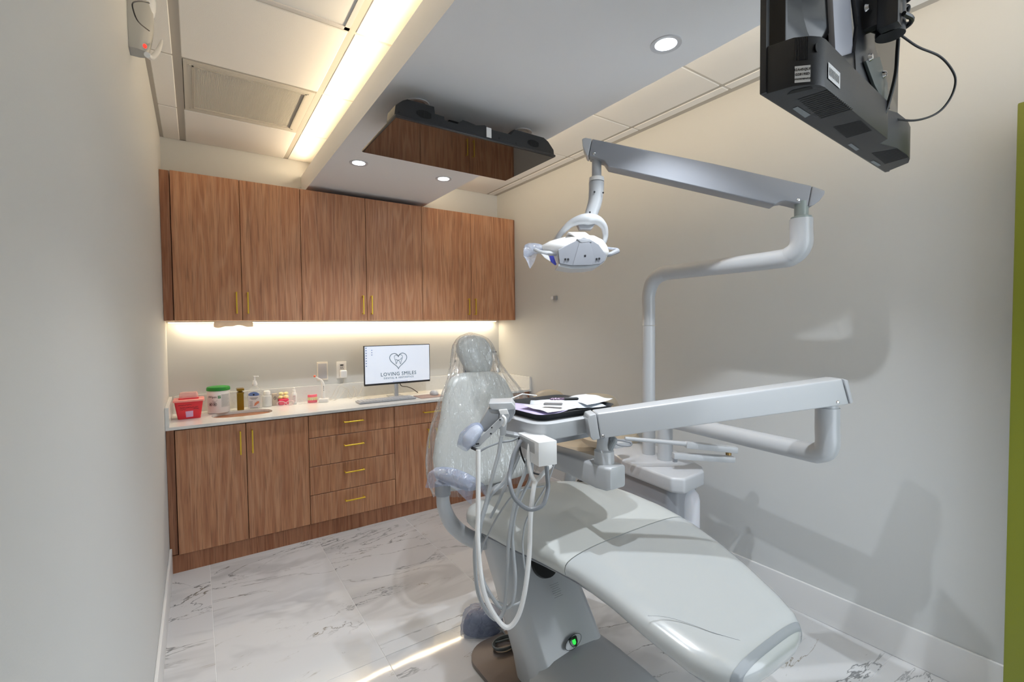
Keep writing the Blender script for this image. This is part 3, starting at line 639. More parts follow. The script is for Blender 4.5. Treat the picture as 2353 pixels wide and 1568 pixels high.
MB().boxa(2.23, 2.243, -.0118, -.010, 1.165, 1.176).build('sockets', black, t, smooth=False)
# paper notice in acrylic holder with dark clip
t = thing('notice_holder', 'paper notice in clear holder on back wall right of the headrest', 'notice', (2.66, -.01, .98))
MB().boxa(2.60, 2.722, -.010, -.001, 1.045, 1.205).build('paper', mat('notice_paper', (225, 215, 200), .6), t, smooth=False)
m_ = MB()
for k in range(9): m_.boxa(2.615, 2.70 - .01 * (k % 3), -.0108, -.0098, 1.18 - k * .014, 1.183 - k * .014)
m_.build('printed_lines', MC['grey_ink'], t, smooth=False)
MB().boxa(2.594, 2.73, -.018, -.014, 1.035, 1.21).build('clear_front', MC['clear_glass'], t, smooth=False)
MB().boxa(2.655, 2.70, -.03, -.001, 1.237, 1.25).build('clip', blackp, t, bevel=.002)
# monitor
t = thing('computer_monitor', 'slim desktop monitor showing a dental logo on the counter', 'monitor', (1.575, -.2, z0))
mx0, mx1, mz0, mz1, my = 1.289, 1.864, 1.028, 1.357, -.25
MB().boxa(mx0, mx1, my + .002, my + .022, mz0, mz1).build('housing', blackp, t, bevel=.002)
scr = MB().boxa(mx0 + .006, mx1 - .006, my, my + .003, mz0 + .016, mz1 - .006).build('screen', mat('lit_screen', (225, 232, 245), .3, emit=.28, ecol=(232, 240, 255)), t, smooth=False)
inkg = mat('logo_dark_teal', (62, 84, 84), .5); cx = (mx0 + mx1) / 2
X1, Z1_ = (1, 0, 0), (0, 0, 1)
text('LOVING SMILES', .0425, (cx + .002, my - .001, 1.113), X1, Z1_, inkg, scr, spacing=1.08)
text('DENTAL & AESTHETICS', .0205, (cx + .002, my - .001, 1.081), X1, Z1_, inkg, scr, spacing=1.25)
hp = []
for i in range(40):
    a = 2 * pi * i / 40; hx = 16 * sin(a) ** 3; hz = 13 * cos(a) - 5 * cos(2 * a) - 2 * cos(3 * a) - cos(4 * a)
    hp.append((cx + hx * .0047, my - .0008, 1.232 + hz * .0046))
MB().tube(hp, .0023, 6, closed=True).build('heart_outline', inkg, scr)
tp = [(-.020, -.043), (-.024, -.02), (-.034, .005), (-.034, .024), (-.020, .032), (0, .026), (.020, .034), (.034, .024), (.036, .004), (.024, -.022), (.018, -.046), (.008, -.022), (0, -.014), (-.008, -.02)]
MB().tube([(cx + x, my - .0008, 1.240 + zz) for x, zz in tp], .0016, 6, sm=4, closed=True).build('tooth_outline', inkg, scr)
MB().tube([(cx + x, my - .0008, 1.240 + zz) for x, zz in ((-.024, -.004), (-.004, -.012), (.018, -.006), (.030, .008))], .0018, 6, sm=4).build('tooth_swoosh', inkg, scr)
ic = mat('icon_blue', (70, 90, 150), .5)
m_ = MB()
for k in range(8): m_.boxa(mx0 + .013, mx0 + .021, my - .001, my, 1.335 - k * .021, 1.342 - k * .021)
for k in range(3): m_.boxa(mx0 + .060, mx0 + .067, my - .001, my, 1.316 - k * .019, 1.322 - k * .019)
for k in range(11): m_.boxa(cx - .05 + k * .012, cx - .043 + k * .012, my - .001, my, mz0 + .020, mz0 + .0235)
m_.build('desktop_icons', ic, scr, smooth=False, kind='stuff')
MB().boxa(1.555, 1.590, -.205, -.190, z0 + .004, 1.12).build('stand_neck', mat('silver_plastic', (190, 192, 196), .3, .4), t, bevel=.004)
MB().boxa(1.51, 1.635, -.25, -.12, z0, z0 + .006).build('stand_foot', mat('silver_plastic', (190, 192, 196), .3, .4), t, bevel=.002)
MB().tube([(1.60, -.21, 1.03), (1.62, -.20, 1.0), (1.68, -.17, .985), (1.74, -.14, .96), (1.80, -.12, .918)], .0035, 8, sm=6).build('power_cable', mat('brown_black', (50, 36, 28), .5), t)
# keyboard
t = thing('keyboard', 'light grey wireless keyboard in front of the monitor', 'keyboard', (1.45, -.36, z0))
A = P(826, 930, z=z0); B = P(956, 917, z=z0); 
kx = (B - A); kl = kx.length; kx.normalize(); ky = Vector((-kx.y, kx.x, 0)); kc = (A + B) / 2 + ky * .06 + Vector((0, 0, .008))
MB().box(kc, (kl + .0, .125, .012), kx, ky).build('keyboard_body', mat('keyboard_grey', (176, 178, 184), .4), t, bevel=.003)
km = mat('key_grey', (200, 202, 206), .4)
for r_ in range(5):
    for c in range(18):
        MB().box(kc + kx * (-kl / 2 + .012 + (c + .5) * (kl - .024) / 18) + ky * (.046 - r_ * .023) + Vector((0, 0, .0085)), ((kl - .024) / 18 - .004, .018, .004), kx, ky).build('key', km, t, smooth=False)
# mouse pad, mouse
MB().prism(rrect(0, 0, .22, .18, .012), Vector((1.80, -.365, z0 + .0022)), (1, 0, 0), (0, 1, 0), (0, 0, 1), .004).build('mouse_pad', mat('pad_taupe', (176, 150, 140), .6), label='taupe mouse pad with dark edge beside the keyboard', cat='mouse pad')
MB().loft([[(1.86 + x * s_, -.335 + y * s_, z0 + .005 + zz) for x, y in sup(.062, .105, 2.4, 20)] for s_, zz in ((.92, 0), (1, .008), (.93, .022), (.7, .033), (.3, .038))]).build('computer_mouse', mat('mouse_grey', (196, 198, 202), .35), label='light grey computer mouse on the taupe pad', cat='mouse')

# ================================================================== WALL ITEMS
t = thing('wall_hook', 'tiny grey cable clip on the right wall below the lamp head', 'wall clip', (W - .02, -.915, 1.735))
MB().boxa(W - .022, W - .0005, -.945, -.905, 1.727, 1.762).build('block', mat('clip_grey', (150, 150, 150), .4), t, bevel=.004)
MB().boxa(W - .030, W - .020, -.915, -.890, 1.733, 1.758).build('tab', whitep, t, bevel=.003)
# motion sensor on the left wall
t = thing('motion_sensor', 'grey white motion sensor with red light high on left wall', 'sensor', (.03, -1.85, 2.51))
sm_ = mat('sensor_plastic', (176, 176, 172), .35)
SY = -1.85
m_ = MB(); rings = []
for k in range(15):
    u = k / 14; z = 2.512 + .30 * u; wv = .034 + .010 * sin(pi * min(1, u * 1.3)); dp = .050 + .022 * sin(pi * (u ** .8) * .9)
    rings.append([(x_ * dp + .0005, SY + y_, z) for x_, y_ in [(0, -wv), (.5, -wv), (.85, -wv * .8), (1, -wv * .35), (1, wv * .35), (.85, wv * .8), (.5, wv), (0, wv)]])
m_.loft(rings).build('housing', sm_, t, angle=60)
m_ = MB(); rings = []
for k in range(11):
    a = -pi / 2 + pi * k / 10; rings.append([(.048 + .034 * cos(a) * max(0, cos(b)), SY + .036 * cos(a) * sin(b), 2.70 + .075 * sin(a)) for b in [-pi / 2 + pi * j / 12 for j in range(13)]])
m_.loft(rings).build('lens', mat('sensor_lens', (215, 218, 222), .15), t)
MB().tube([P(343, 71, x=.078), P(318, 50, x=.068), P(306, 22, x=.06), P(306, 6, x=.06), P(325, 3, x=.07), P(343, 7, x=.078)], .0016, 6, sm=5).build('lens_gap', blackp, t)
pl = P(333, 106, x=.062); MB().lathe([(.001, .003), (.005, .002), (.0065, 0)], pl, 14, axis=(.6, -.7, -.3)).build('status_light', mat('red_led', (255, 70, 60), .3, emit=1.6, ecol=(255, 40, 30)), t)
MB().tube([P(338, 126, x=.07), P(349, 132, x=.078), P(362, 118, x=.085), P(369, 102, x=.088), P(372, 92, x=.09)], [.008, .0075, .008, .006, .003], 12, sm=5).build('swivel_bracket', whitep, t)

# ================================================================== CEILING TELEVISION (patient view)
t = thing('television', 'black flat television mounted flat under the bulkhead, screen facing down', 'television', (1.325, -1.87, 2.40))
tx0, tx1, ty0, ty1, tz = .892, 1.769, -2.105, -1.625, 2.40
MB().boxa(tx0, tx1, ty0, ty1, tz, tz + .012).build('bezel', blackm, t, bevel=.003)
MB().boxa(tx0 + .005, tx1 - .005, ty0 + .008, ty1 - .005, tz - .0012, tz + .001).build('screen', glossb, t, smooth=False)
# bottom housing edge: profile seen from the camera side, with cut-outs
prof2 = [(tx0, .0), (tx0 + .006, .045), (tx0 + .04, .072), (tx0 + .06, .082), (tx0 + .185, .082), (tx0 + .19, .052), (tx0 + .235, .050), (tx0 + .237, .034), (tx0 + .30, .034), (tx0 + .33, .058), (tx0 + .36, .056), (tx0 + .40, .050), (tx0 + .45, .062), (tx0 + .47, .050), (tx0 + .60, .050), (tx0 + .62, .080), (tx1 - .07, .080), (tx1 - .04, .066), (tx1 - .004, .03), (tx1, 0)]
MB().prism([(x, tz + .010 + h) for x, h in prof2], (0, ty0 + .06, 0), (1, 0, 0), (0, 0, 1), (0, 1, 0), .10).build('back_housing', blackp, t, bevel=.002, seg=1)
MB().boxa(tx0 + .10, tx1 - .10, ty0 + .10, ty1 - .06, tz + .01, tz + .06).build('rear_shell', blackp, t, bevel=.01)
m_ = MB()
for x0_, n_ in ((tx0 + .10, 16), (tx1 - .175, 16)):
    for i in range(n_):
        x = x0_ + i * .0045; hh = .017 * math.sqrt(max(.05, 1 - ((i - n_ / 2) / (n_ / 2 + .5)) ** 2)); m_.boxa(x, x + .0022, ty0 + .0085, ty0 + .012, tz + .045 - hh, tz + .045 + hh)
m_.build('speaker_grille', mat('grille_black', (8, 8, 9), .6), t, smooth=False)
MB().boxa(tx0 + .455, tx0 + .482, ty0 + .006, ty0 + .010, tz + .015, tz + .062).build('white_sticker', whitep, t, smooth=False)
for x, h in ((tx0 + .02, .016), (tx0 + .22, .014), (tx0 + .63, .012), (tx1 - .03, .014), (tx0 + .53, .016)): MB().lathe([(.001, 0), (.004, 0), (.004, .001)], (x, ty0 + .009, tz + .012 + h), 8, axis=(0, -1, 0)).build('screw', black, t)
MB().boxa(1.27, 1.37, -1.86, -1.76, tz + .055, 2.567).build('mount_bracket', blackp, t, bevel=.004)

# ================================================================== DENTAL CHAIR
ch = thing('dental_chair', 'pale grey reclining dental chair on a slanted pedestal', 'dental chair', (1.45, -2.5, 0))
def prof_z(y):
    return .735 if y > -2.4 else .735 - .125 * (-2.4 - y) / .75
def interp(tab, y):
    tab = sorted(tab)
    if y <= tab[0][0]: return tab[0][1:]
    for a, b in zip(tab, tab[1:]):
        if y <= b[0]:
            k = (y - a[0]) / (b[0] - a[0]); k = k * k * (3 - 2 * k) * .0 + k; return tuple(a[i] + (b[i] - a[i]) * k for i in range(1, len(a)))
    return tab[-1][1:]
edge = [(-3.365, 1.46, 1.66), (-3.355, 1.38, 1.72), (-3.32, 1.325, 1.77), (-3.24, 1.295, 1.82), (-3.1, 1.283, 1.88), (-2.95, 1.28, 1.93), (-2.8, 1.262, 1.955), (-2.65, 1.21, 1.95), (-2.5, 1.145, 1.91), (-2.36, 1.10, 1.85), (-2.26, 1.115, 1.76), (-2.21, 1.16, 1.66), (-2.185, 1.25, 1.56)]
def cring(y, th=.11, inset=0, dz=0, e=3.0, n=36):
    xl, xr = interp(edge, y); xl += inset; xr -= inset; w_ = xr - xl; z = prof_z(y) - .055 + dz
    endk = min(1, max(.25, min((y + 3.372) / .05, (-2.18 - y) / .06) ** .5 if min(y + 3.372, -2.18 - y) > 0 else .25))
    return [((xl + xr) / 2 + a, y, z + b * endk) for a, b in sup(w_, th, e, n)]
def yspan(a, b, n): return [a + (b - a) * i / n for i in range(n + 1)]
MB().loft([cring(y) for y in [-2.185, -2.192, -2.21, -2.24, -2.28] + yspan(-2.33, -2.762, 10)]).build('seat', cush, ch, angle=60)
MB().loft([cring(y, .108) for y in yspan(-2.765, -3.24, 12) + [-3.28, -3.31, -3.335, -3.35, -3.36, -3.366]]).build('leg_rest', cushg, ch, angle=60)
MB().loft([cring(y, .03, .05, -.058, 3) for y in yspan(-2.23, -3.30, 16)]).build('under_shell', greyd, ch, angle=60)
# stitched seam line and clear toe cover edge
m_ = MB(); pts = []
for i in range(25):
    u = i / 24; y = -3.10 - .20 * u + .04 * sin(pi * u); xl, xr = interp(edge, y); pts.append((xl + .012 + .13 * u, y, prof_z(y) - .006 + .004 * u))
m_.tube(pts, .0010, 6); m_.build('cover_edge', MC['box_cover_grey'] if 'box_cover_grey' in MC else greyp, ch)
# toe strip
MB().loft([[(x, y, z) for x, y, z in cring(y, .111, -.001)] for y in (-3.335, -3.345, -3.352)]).build('toe_trim', mat('toe_trim_grey', (150, 155, 160), .15), ch, angle=60)
# backrest
bk = [(.715, 1.20, 1.58, -2.03, .06), (.722, 1.14, 1.63, -2.03, .085), (.745, 1.105, 1.665, -2.02, .105), (.80, 1.095, 1.68, -2.0, .125), (.87, 1.10, 1.68, -1.975, .125), (.95, 1.125, 1.665, -1.95, .115),
      (1.05, 1.165, 1.635, -1.925, .105), (1.14, 1.19, 1.605, -1.905, .095), (1.21, 1.215, 1.57, -1.895, .09), (1.245, 1.24, 1.53, -1.89, .08), (1.262, 1.28, 1.49, -1.888, .055), (1.266, 1.31, 1.46, -1.888, .035)]
MB().loft([[((l + r_) / 2 + a, y + b, z) for a, b in sup(r_ - l, th, 2.5, 36)] for z, l, r_, y, th in bk]).build('backrest', cush, ch, angle=60)
hd = [(1.250, 1.375, 1.480, -1.86, .05), (1.256, 1.362, 1.490, -1.86, .07), (1.28, 1.345, 1.50, -1.858, .09), (1.32, 1.322, 1.511, -1.855, .10), (1.37, 1.300, 1.513, -1.85, .105), (1.41, 1.300, 1.498, -1.847, .10), (1.44, 1.318, 1.470, -1.845, .08), (1.456, 1.345, 1.435, -1.845, .05), (1.460, 1.375, 1.405, -1.845, .02)]
hr = MB(); 
hr.loft([[((l + r_) / 2 + a, y + b, z) for a, b in sup(r_ - l, th, 2.2, 32)] for z, l, r_, y, th in hd]); hr.build('headrest', cush, ch, angle=60)
MB().boxa(1.36, 1.44, -1.82, -1.80, 1.0, 1.30).build('headrest_stem', greyd, ch, bevel=.006)
MB().prism([(-.22, 0), (.22, 0), (.17, .42), (-.17, .42)], (1.40, -1.925, .76), (1, 0, 0), (0, .12, 1), (0, 1, 0), .03).build('back_shell', greyd, ch, bevel=.01)
MB().tube([(1.42, -2.30, .63), (1.42, -2.12, .64), (1.41, -1.99, .70), (1.40, -1.94, .85)], [.06, .06, .055, .04], 14, sm=5).build('back_support', greyp, ch)
# arm supports and pads
def armrest(sx, cx0, film):
    X = lambda v: cx0 + sx * v
    pts = [(X(.33), -2.28, .535), (X(.24), -2.25, .52), (X(.13), -2.23, .55), (X(.04), -2.21, .63), (X(.0), -2.20, .72), (X(-.005), -2.20, .80)]
    MB().tube(pts, [.030, .034, .036, .034, .030, .028], 14, sm=6).build('arm_support', greyp, ch)
    MB().cyl((X(-.005), -2.20, .775), (X(-.005), -2.20, .832), .034).build('arm_collar', greyd, ch, bevel=.003)
    rings = []
    for k in range(11):
        u = k / 10; y = -2.14 - .27 * u; wv = .065 * (1 - .3 * abs(2 * u - 1) ** 3); z = .842 + .014 * u
        rings.append([(X(.01 + .02 * u) + a, y, z + b) for a, b in sup(wv, .03 * (.6 if k in (0, 10) else 1), 2.4, 18)])
    MB().loft(rings).build('arm_pad', greyd, ch, angle=60)
armrest(1, 1.045, 1); armrest(-1, 1.775, 0)
# column, foot and base plate
def csec(z, x0, x1, yf, yb, r=.07): 
    return [(x, y - .02 * cos(pi * (x - (x0 + x1) / 2) / (x1 - x0)) * (1 if y < (yf + yb) / 2 else 0), z) for x, y in rrect((x0 + x1) / 2, (yf + yb) / 2, x1 - x0, yb - yf, r, 6)]
MB().loft([csec(.0, 1.255, 1.665, -2.63, -2.40), csec(.10, 1.25, 1.655, -2.585, -2.375), csec(.2, 1.243, 1.645, -2.53, -2.33), csec(.35, 1.232, 1.625, -2.445, -2.26), csec(.5, 1.22, 1.60, -2.37, -2.18), csec(.60, 1.21, 1.585, -2.33, -2.13)]).build('column', mat('pedestal_grey', (182, 186, 189), .3, noise=(700, .06), dist=.0004, coat=.4, coatr=.1), ch, angle=50)
MB().loft([[(1.46 + a, y, max(.001, z)) for a, z in [(-w_ / 2, 0), (-w_ / 2 + .004, h * .6), (-w_ / 2 + .03, h * .9), (-w_ / 2 + .10, h * 1.04), (0, h * 1.1), (w_ / 2 - .10, h * 1.04), (w_ / 2 - .03, h * .9), (w_ / 2 - .004, h * .6), (w_ / 2, 0)]] for y, w_, h in ((-2.50, .42, .125), (-2.60, .425, .125), (-2.8, .43, .115), (-3.0, .41, .10), (-3.1, .37, .08), (-3.16, .28, .04))]).build('foot_cover', MC['pedestal_grey'], ch, angle=50)
MB().prism(rrect(1.44, -2.43, .60, .53, .12, 8), (0, 0, .011), (1, 0, 0), (0, 1, 0), (0, 0, 1), .02).build('base_plate', mat('bronze_grey_plate', (112, 104, 100), .35, .3, noise=(700, .2), dist=.0006), ch, bevel=.004)
MB().prism(rrect(0, 0, .32, .46, .05), (1.45, -2.42, .60), (1, 0, 0), (0, 1, -.06), (0, 0, 1), .05).build('lift_frame', greyd, ch, bevel=.006)
MB().lathe([(.001, -.004), (.062, -.004), (.066, .002), (.066, .02)], (1.43, -2.405, .445), 28, axis=(0, -.85, .5)).build('hinge_recess', mat('recess_black', (18, 18, 18), .4), ch)
MB().lathe([(.02, -.010), (.045, -.008), (.045, -.001), (.02, -.001), (.02, -.010)], (1.43, -2.405, .445), 24, axis=(0, .85, -.5), cap=False).build('hinge_ring', greyd, ch)
swc = Vector((1.455, -2.572, .165)); fn = Vector((0, -.88, .47)); fx_ = Vector((1, 0, 0)); fz_ = Vector((0, .47, .88))
MB().prism([((.046 * cos(a)), (.021 * sin(a) + .008 * cos(a))) for a in [2 * pi * i / 24 for i in range(24)]], swc + fn * .004, fx_, fz_, fn, .004).build('switch_surround', MC['pedestal_grey'], ch, bevel=.001)
MB().tube([swc + fn * .006 + fx_ * (.047 * cos(a)) + fz_ * (.022 * sin(a) + .008 * cos(a)) for a in [2 * pi * i / 24 for i in range(24)]], .0009, 5, closed=True).build('switch_gap', black, ch)
MB().prism([(-.021, .014), (-.018, .019), (.018, .019), (.021, .014), (.019, -.004), (.009, -.018), (-.009, -.018), (-.019, -.004)], swc + fn * .008, fx_, fz_, fn, .006).build('rocker_switch', mat('switch_green_black', (8, 40, 24), .15), ch, bevel=.001)
MB().prism([(-.009, .009), (.009, .009), (.009, -.004), (.004, -.010), (-.004, -.010), (-.009, -.004)], swc + fn * .0115, fx_, fz_, fn, .001).build('switch_light', mat('green_glow', (30, 220, 70), .3, emit=.9, ecol=(20, 200, 60)), ch)
for k, s_ in enumerate(('SEE USER GUIDE', 'DO NOT SIT ON', 'FOOT END OF', 'CHAIR WHEN', 'FULLY RECLINED')): pass
m_ = MB()
for k in range(7):
    m_.box((1.435 + .001 * k, -2.474 - .0075 * k * .55, .376 - .0075 * k), (.046 - .012 * (k % 3 == 2), .0012, .0028), (1, 0, 0), (0, 0, 1), fn)
m_.build('printed_warning', MC['grey_ink'], ch, smooth=False, kind='stuff')

# clear film bag over backrest and headrest
random.seed(11)
bg = [(1.476, 1.375, 1.392, -1.845, .012), (1.468, 1.35, 1.42, -1.845, .05), (1.452, 1.312, 1.478, -1.845, .10), (1.41, 1.283, 1.517, -1.847, .125), (1.36, 1.275, 1.532, -1.85, .13), (1.30, 1.262, 1.56, -1.86, .13), (1.24, 1.235, 1.60, -1.88, .13),
      (1.18, 1.195, 1.645, -1.90, .14), (1.10, 1.15, 1.70, -1.92, .16), (1.02, 1.11, 1.745, -1.94, .18), (.95, 1.085, 1.75, -1.955, .19), (.87, 1.065, 1.73, -1.975, .20), (.80, 1.06, 1.72, -1.99, .20), (.745, 1.065, 1.70, -2.01, .18), (.705, 1.085, 1.67, -2.02, .15)]
def bag_rings(nr=44, n=110):
    tab = sorted([(z, l, r_, y, th) for z, l, r_, y, th in bg]); rings = []
    ph = [random.uniform(0, 6.28) for _ in range(8)]
    for i in range(nr + 1):
        z = 1.476 - (1.476 - .705) * i / nr; l, r_, y, th = interp(tab, z); ring = []
        k = min(1, i / 6)
        for j, (a, b) in enumerate(sup(r_ - l, th, 2.0, n)):
            an = 2 * pi * j / n; tw = an + .25 * sin(3 * z * 3)
            f = .35 * sin(17 * tw + ph[0] + 5 * z) + .3 * sin(29 * tw + ph[1] - 9 * z) + .25 * abs(sin(11 * tw + ph[2] + 12 * z)) + .25 * sin(47 * tw + ph[3] + 14 * z)
            am = .012 * k
            ll = math.hypot(a, b) + 1e-6; ring.append(((l + r_) / 2 + a * (1 + f * am / ll), y + b * (1 + f * am * 1.2 / ll), z + (.012 * sin(5 * an + ph[4]) if i == nr else 0)))
        rings.append(ring)
    return rings
MB().loft(bag_rings(), cap=False).build('plastic_chair_cover', MC['clear_film'], label='clear plastic bag draped over the chair headrest and backrest', cat='plastic cover', angle=30)
# film over left arm pad
t_ = MB(); rings = []
for k in range(15):
    u = k / 14; y = -2.12 - .33 * u; wv = .092 * (1 - .35 * u + .05 * sin(9 * u)); xx = 1.050 + .03 * u; z = .838 + .014 * u + .022 * sin(pi * u)
    ring = []
    for j in range(17):
        a = pi * j / 16; x_ = wv / 2 * cos(a) * (1.25 if j in (0, 16) else 1); zz = (.034 + .003 * sin(11 * u + j)) * sin(a) - (.034 + .012 * sin(6 * u + 1) if j in (0, 16) else (.014 if j in (1, 15) else 0))
        ring.append((xx + x_, y, z + zz))
    rings.append(ring)
t_.loft(rings, cap=False, closed=False).build('armrest_film', MC['blue_film'], label='blue tinted protective film wrapped on the left armrest pad', cat='plastic cover', angle=50)

# foot pedal wrapped in film
t = thing('foot_control', 'dark foot control wrapped in bluish plastic film on the floor', 'foot pedal', (1.30, -2.05, .0))
def blob(c, sx, sy, h, X=(1, 0), e=2.4, n=26, lv=8, noise=0):
    rings = []
    for k in range(lv + 1):
        a = (k / lv) * pi / 2; s_ = cos(a) ** .6 if k < lv else .05
        rings.append([(c[0] + X[0] * p * s_ - X[1] * q_ * s_ + random.uniform(-noise, noise), c[1] + X[1] * p * s_ + X[0] * q_ * s_ + random.uniform(-noise, noise), c[2] + h * sin(a)) for p, q_ in sup(sx, sy, e, n)])
    return rings
Xp = Vector((.85, -.5, 0)).normalized()
MB().loft(blob((1.31, -2.06, .003), .19, .145, .085, Xp)).build('pedal_body', mat('pedal_slate', (84, 88, 108), .35), t)
MB().loft(blob((1.31, -2.06, .002), .215, .165, .108, Xp, 3.2, 36, 9, .005), cap=False).build('film_wrap', MC['blue_film'], t, angle=40)
cg = mat('cable_grey', (92, 98, 98), .4)
pc = [(1.34, -2.13, .04), (1.36, -2.18, .028), (1.345, -2.23, .027)]
for k in range(30): a = 2 * pi * k / 10 + .5; pc.append((1.315 + (.052 + .004 * (k // 10)) * cos(a), -2.255 + (.034 + .003 * (k // 10)) * sin(a), .028 + .006 * (k // 10)))
pc += [(1.30, -2.24, .04), (1.28, -2.22, .03)]
MB().tube(pc, .004, 8, sm=5).build('coiled_cable', cg, t)

# ================================================================== UTILITY BOX
t = thing('utility_box', 'grey floor mounted junction box behind the chair carrying two posts', 'utility box', (2.33, -2.28, 0))
up = [(2.13, -2.24), (2.20, -2.08), (2.28, -2.02), (2.46, -2.02), (2.54, -2.08), (2.53, -2.30), (2.38, -2.57), (2.32, -2.62), (2.13, -2.64), (2.09, -2.59)]
MB().loft([[(x, y, z) for x, y in up] for z in (.672, .75)]).build('top_cover', mat('box_cover_grey', (190, 192, 196), .3, coat=.3), t, bevel=.014, seg=3)
cx_, cy_ = 2.33, -2.28
MB().loft([[(cx_ + (x - cx_) * .90, cy_ + (y - cy_) * .86, z) for x, y in up] for z in (.0, .673)]).build('cabinet_body', mat('box_body_grey', (150, 152, 158), .4, noise=(500, .1), dist=.0005), t, bevel=.02, seg=3)
# assistant arms
def PX(px, py, d): return P(px, py, d)
d_ = 2.42
MB().tube([PX(1436, 1008, d_), PX(1560, 1019, d_), PX(1600, 1023, d_)], [.010, .012, .016], 12, sm=3).build('assistant_arm', greyp, t)
for (a, b, h) in (((1575, 1022), (1692, 1034), .032), ((1546, 1047), (1686, 1056), .030)):
    A_, B_ = PX(*a, d_), PX(*b, d_); X = (B_ - A_); L_ = X.length; X.normalize(); Z = Vector((0, 0, 1)); Y = Z.cross(X).normalized(); Z = X.cross(Y)
    MB().box((A_ + B_) / 2, (L_, .045, h), X, Y, Z).build('arm_link', greyp, t, bevel=.006)
MB().cyl(PX(1674, 1046, d_), PX(1674, 1040, d_), .014).build('arm_pivot', mat('brass_pivot', (170, 140, 90), .3, .8), t)
MB().cyl(PX(1551, 1062, d_), PX(1551, 1048, d_), .012).build('arm_pivot', greyd, t)
MB().prism(rrect(0, 0, .13, .06, .02), PX(1425, 1020, 2.6), (1, 0, 0), (0, 1, 0), (0, 0, 1), .03).build('holder_bar', greyp, t, bevel=.005)
MB().tube([PX(1405, 1010, 2.5), PX(1420, 1022, 2.5), PX(1445, 1025, 2.5), PX(1450, 1018, 2.5), PX(1432, 1013, 2.5), PX(1412, 1010, 2.5)], .006, 8, sm=5).build('suction_hose', greyd, t)
# water bottle under the box end
wb = P(1578, 1150, 2.42); wx, wy = wb.x, wb.y
t = thing('water_bottle', 'white plastic water bottle screwed under the utility box end', 'bottle', (wx, wy, .3))
bz = P(1578, 1103, 2.42).z
MB().lathe([(.030, bz - .375), (.058, bz - .365), (.064, bz - .34), (.064, bz - .10), (.058, bz - .072), (.040, bz - .048), (.026, bz - .036), (.024, bz + .0)], (wx, wy, 0), 32).build('bottle', mat('bottle_white', (214, 215, 222), .4, sss=.1), t)
MB().lathe([(.027, bz - .012), (.028, bz + .02), (.026, bz + .05), (.018, .674)], (wx, wy, 0), 28).build('cap', whitep, t)

# ================================================================== DELIVERY UNIT
du = thing('delivery_unit', 'pale grey instrument delivery arm with hoses over the chair', 'delivery unit', (2.327, -2.372, .75))
p2 = Vector((2.327, -2.372, .75)); e2 = Vector((2.244, -3.211, .975))
MB().cyl(p2, (p2.x, p2.y, .95), .041, n=28).build('post', greyp, du)
MB().tube([(p2.x, p2.y, .94), (p2.x, p2.y, .955), (p2.x - .003, p2.y - .03, .974), (p2.x - .01, p2.y - .10, .976), (e2.x + .012, e2.y + .12, .975), (e2.x + .003, e2.y + .03, .982), (e2.x, e2.y, 1.015), (e2.x, e2.y, 1.09), (e2.x, e2.y, 1.17)], [.041, .041, .041, .040, .040, .042, .043, .043, .043], 24, sm=8).build('lower_arm', greyp, du, angle=60)
MB().lathe([(.038, 0), (.038, .02), (.030, .024), (.030, .06)], (e2.x, e2.y, 1.168), 24).build('arm_collar', greyp, du)
def dlin(px, x0, d0, x1, d1): return d0 + (d1 - d0) * (px - x0) / (x1 - x0)
def panel(poly, x0, d0, x1, d1, thick, name, material, parent, bevel=.01, side=None):
    fr = [P(px, py, dlin(px, x0, d0, x1, d1)) for px, py in poly]
    if side is None:
        a, b = P(x0, 784, d0), P(x1, 784, d1); ax = (b - a); ax.z = 0; ax.normalize(); side = Vector((-ax.y, ax.x, 0))
    return MB().loft([fr, [v + side * thick for v in fr]]).build(name, material, parent, bevel=bevel, seg=3)
DA = (1352, 1.73, 1958, 1.80)
panel([(1384, 950), (1930, 872), (1944, 932), (1900, 939), (1420, 1004), (1394, 1010), (1366, 1013)][::1] if False else [(1372, 951), (1936, 871), (1952, 930), (1381, 1009)], *DA, .085, 'flex_arm', greyp, du, .008)
panel([(1351, 966), (1355, 955), (1370, 951.5), (1379, 1009), (1363, 1013), (1357, 1005)], *DA, .084, 'end_cap', greyp, du, .004)
panel([(1938, 871), (1950, 874), (1962, 926), (1954, 929.5)], *DA, .080, 'end_cap', mat('cap_grey', (178, 181, 186), .35), du, .006)
for px, py in ((1386, 1003.5), (1925, 925)):
    c = P(px, py, dlin(px, *DA)); MB().lathe([(.001, .004), (.005, .003), (.0075, 0)], c, 14, axis=(-.56, -.83, 0)).build('screw', chrome, du)
lj = P(1388, 1020, 1.79)
MB().lathe([(.027, .035), (.027, .0), (.030, -.02), (.038, -.026), (.038, -.05), (.039, -.052), (.039, -.075)], (lj.x, lj.y, lj.z), 28).build('knuckle', greyp, du)
MB().tube([P(1405, 1008, 1.77), P(1412, 1012, 1.76), P(1407, 1022, 1.76), P(1402, 1032, 1.77)], .011, 10, sm=5).build('knuckle_cable', mat('cable_cover', (140, 146, 150), .4), du)
zt_ = lj.z - .073
MB().loft([[(lj.x - .035 + dx * 1, y, z) for dx, z in rrect(0, zt_ - .038, .088 * k, .076, .010, 3)] for y, k in ((-2.36, 1), (lj.y - .03, 1), (lj.y - .065, .97), (lj.y - .085, .75))] if False else
          [[(xx + dx, y, zz) for dx, zz in rrect(0, zt_ - h / 2, w_, h, .010, 3)] for xx, y, w_, h in ((lj.x - .02, -2.36, .085, .07), (lj.x - .005, -2.6, .090, .08), (lj.x, lj.y, .098, .092), (lj.x + .002, lj.y - .05, .094, .09), (lj.x + .003, lj.y - .068, .078, .082))]).build('support_bar', greyp, du, bevel=.003)
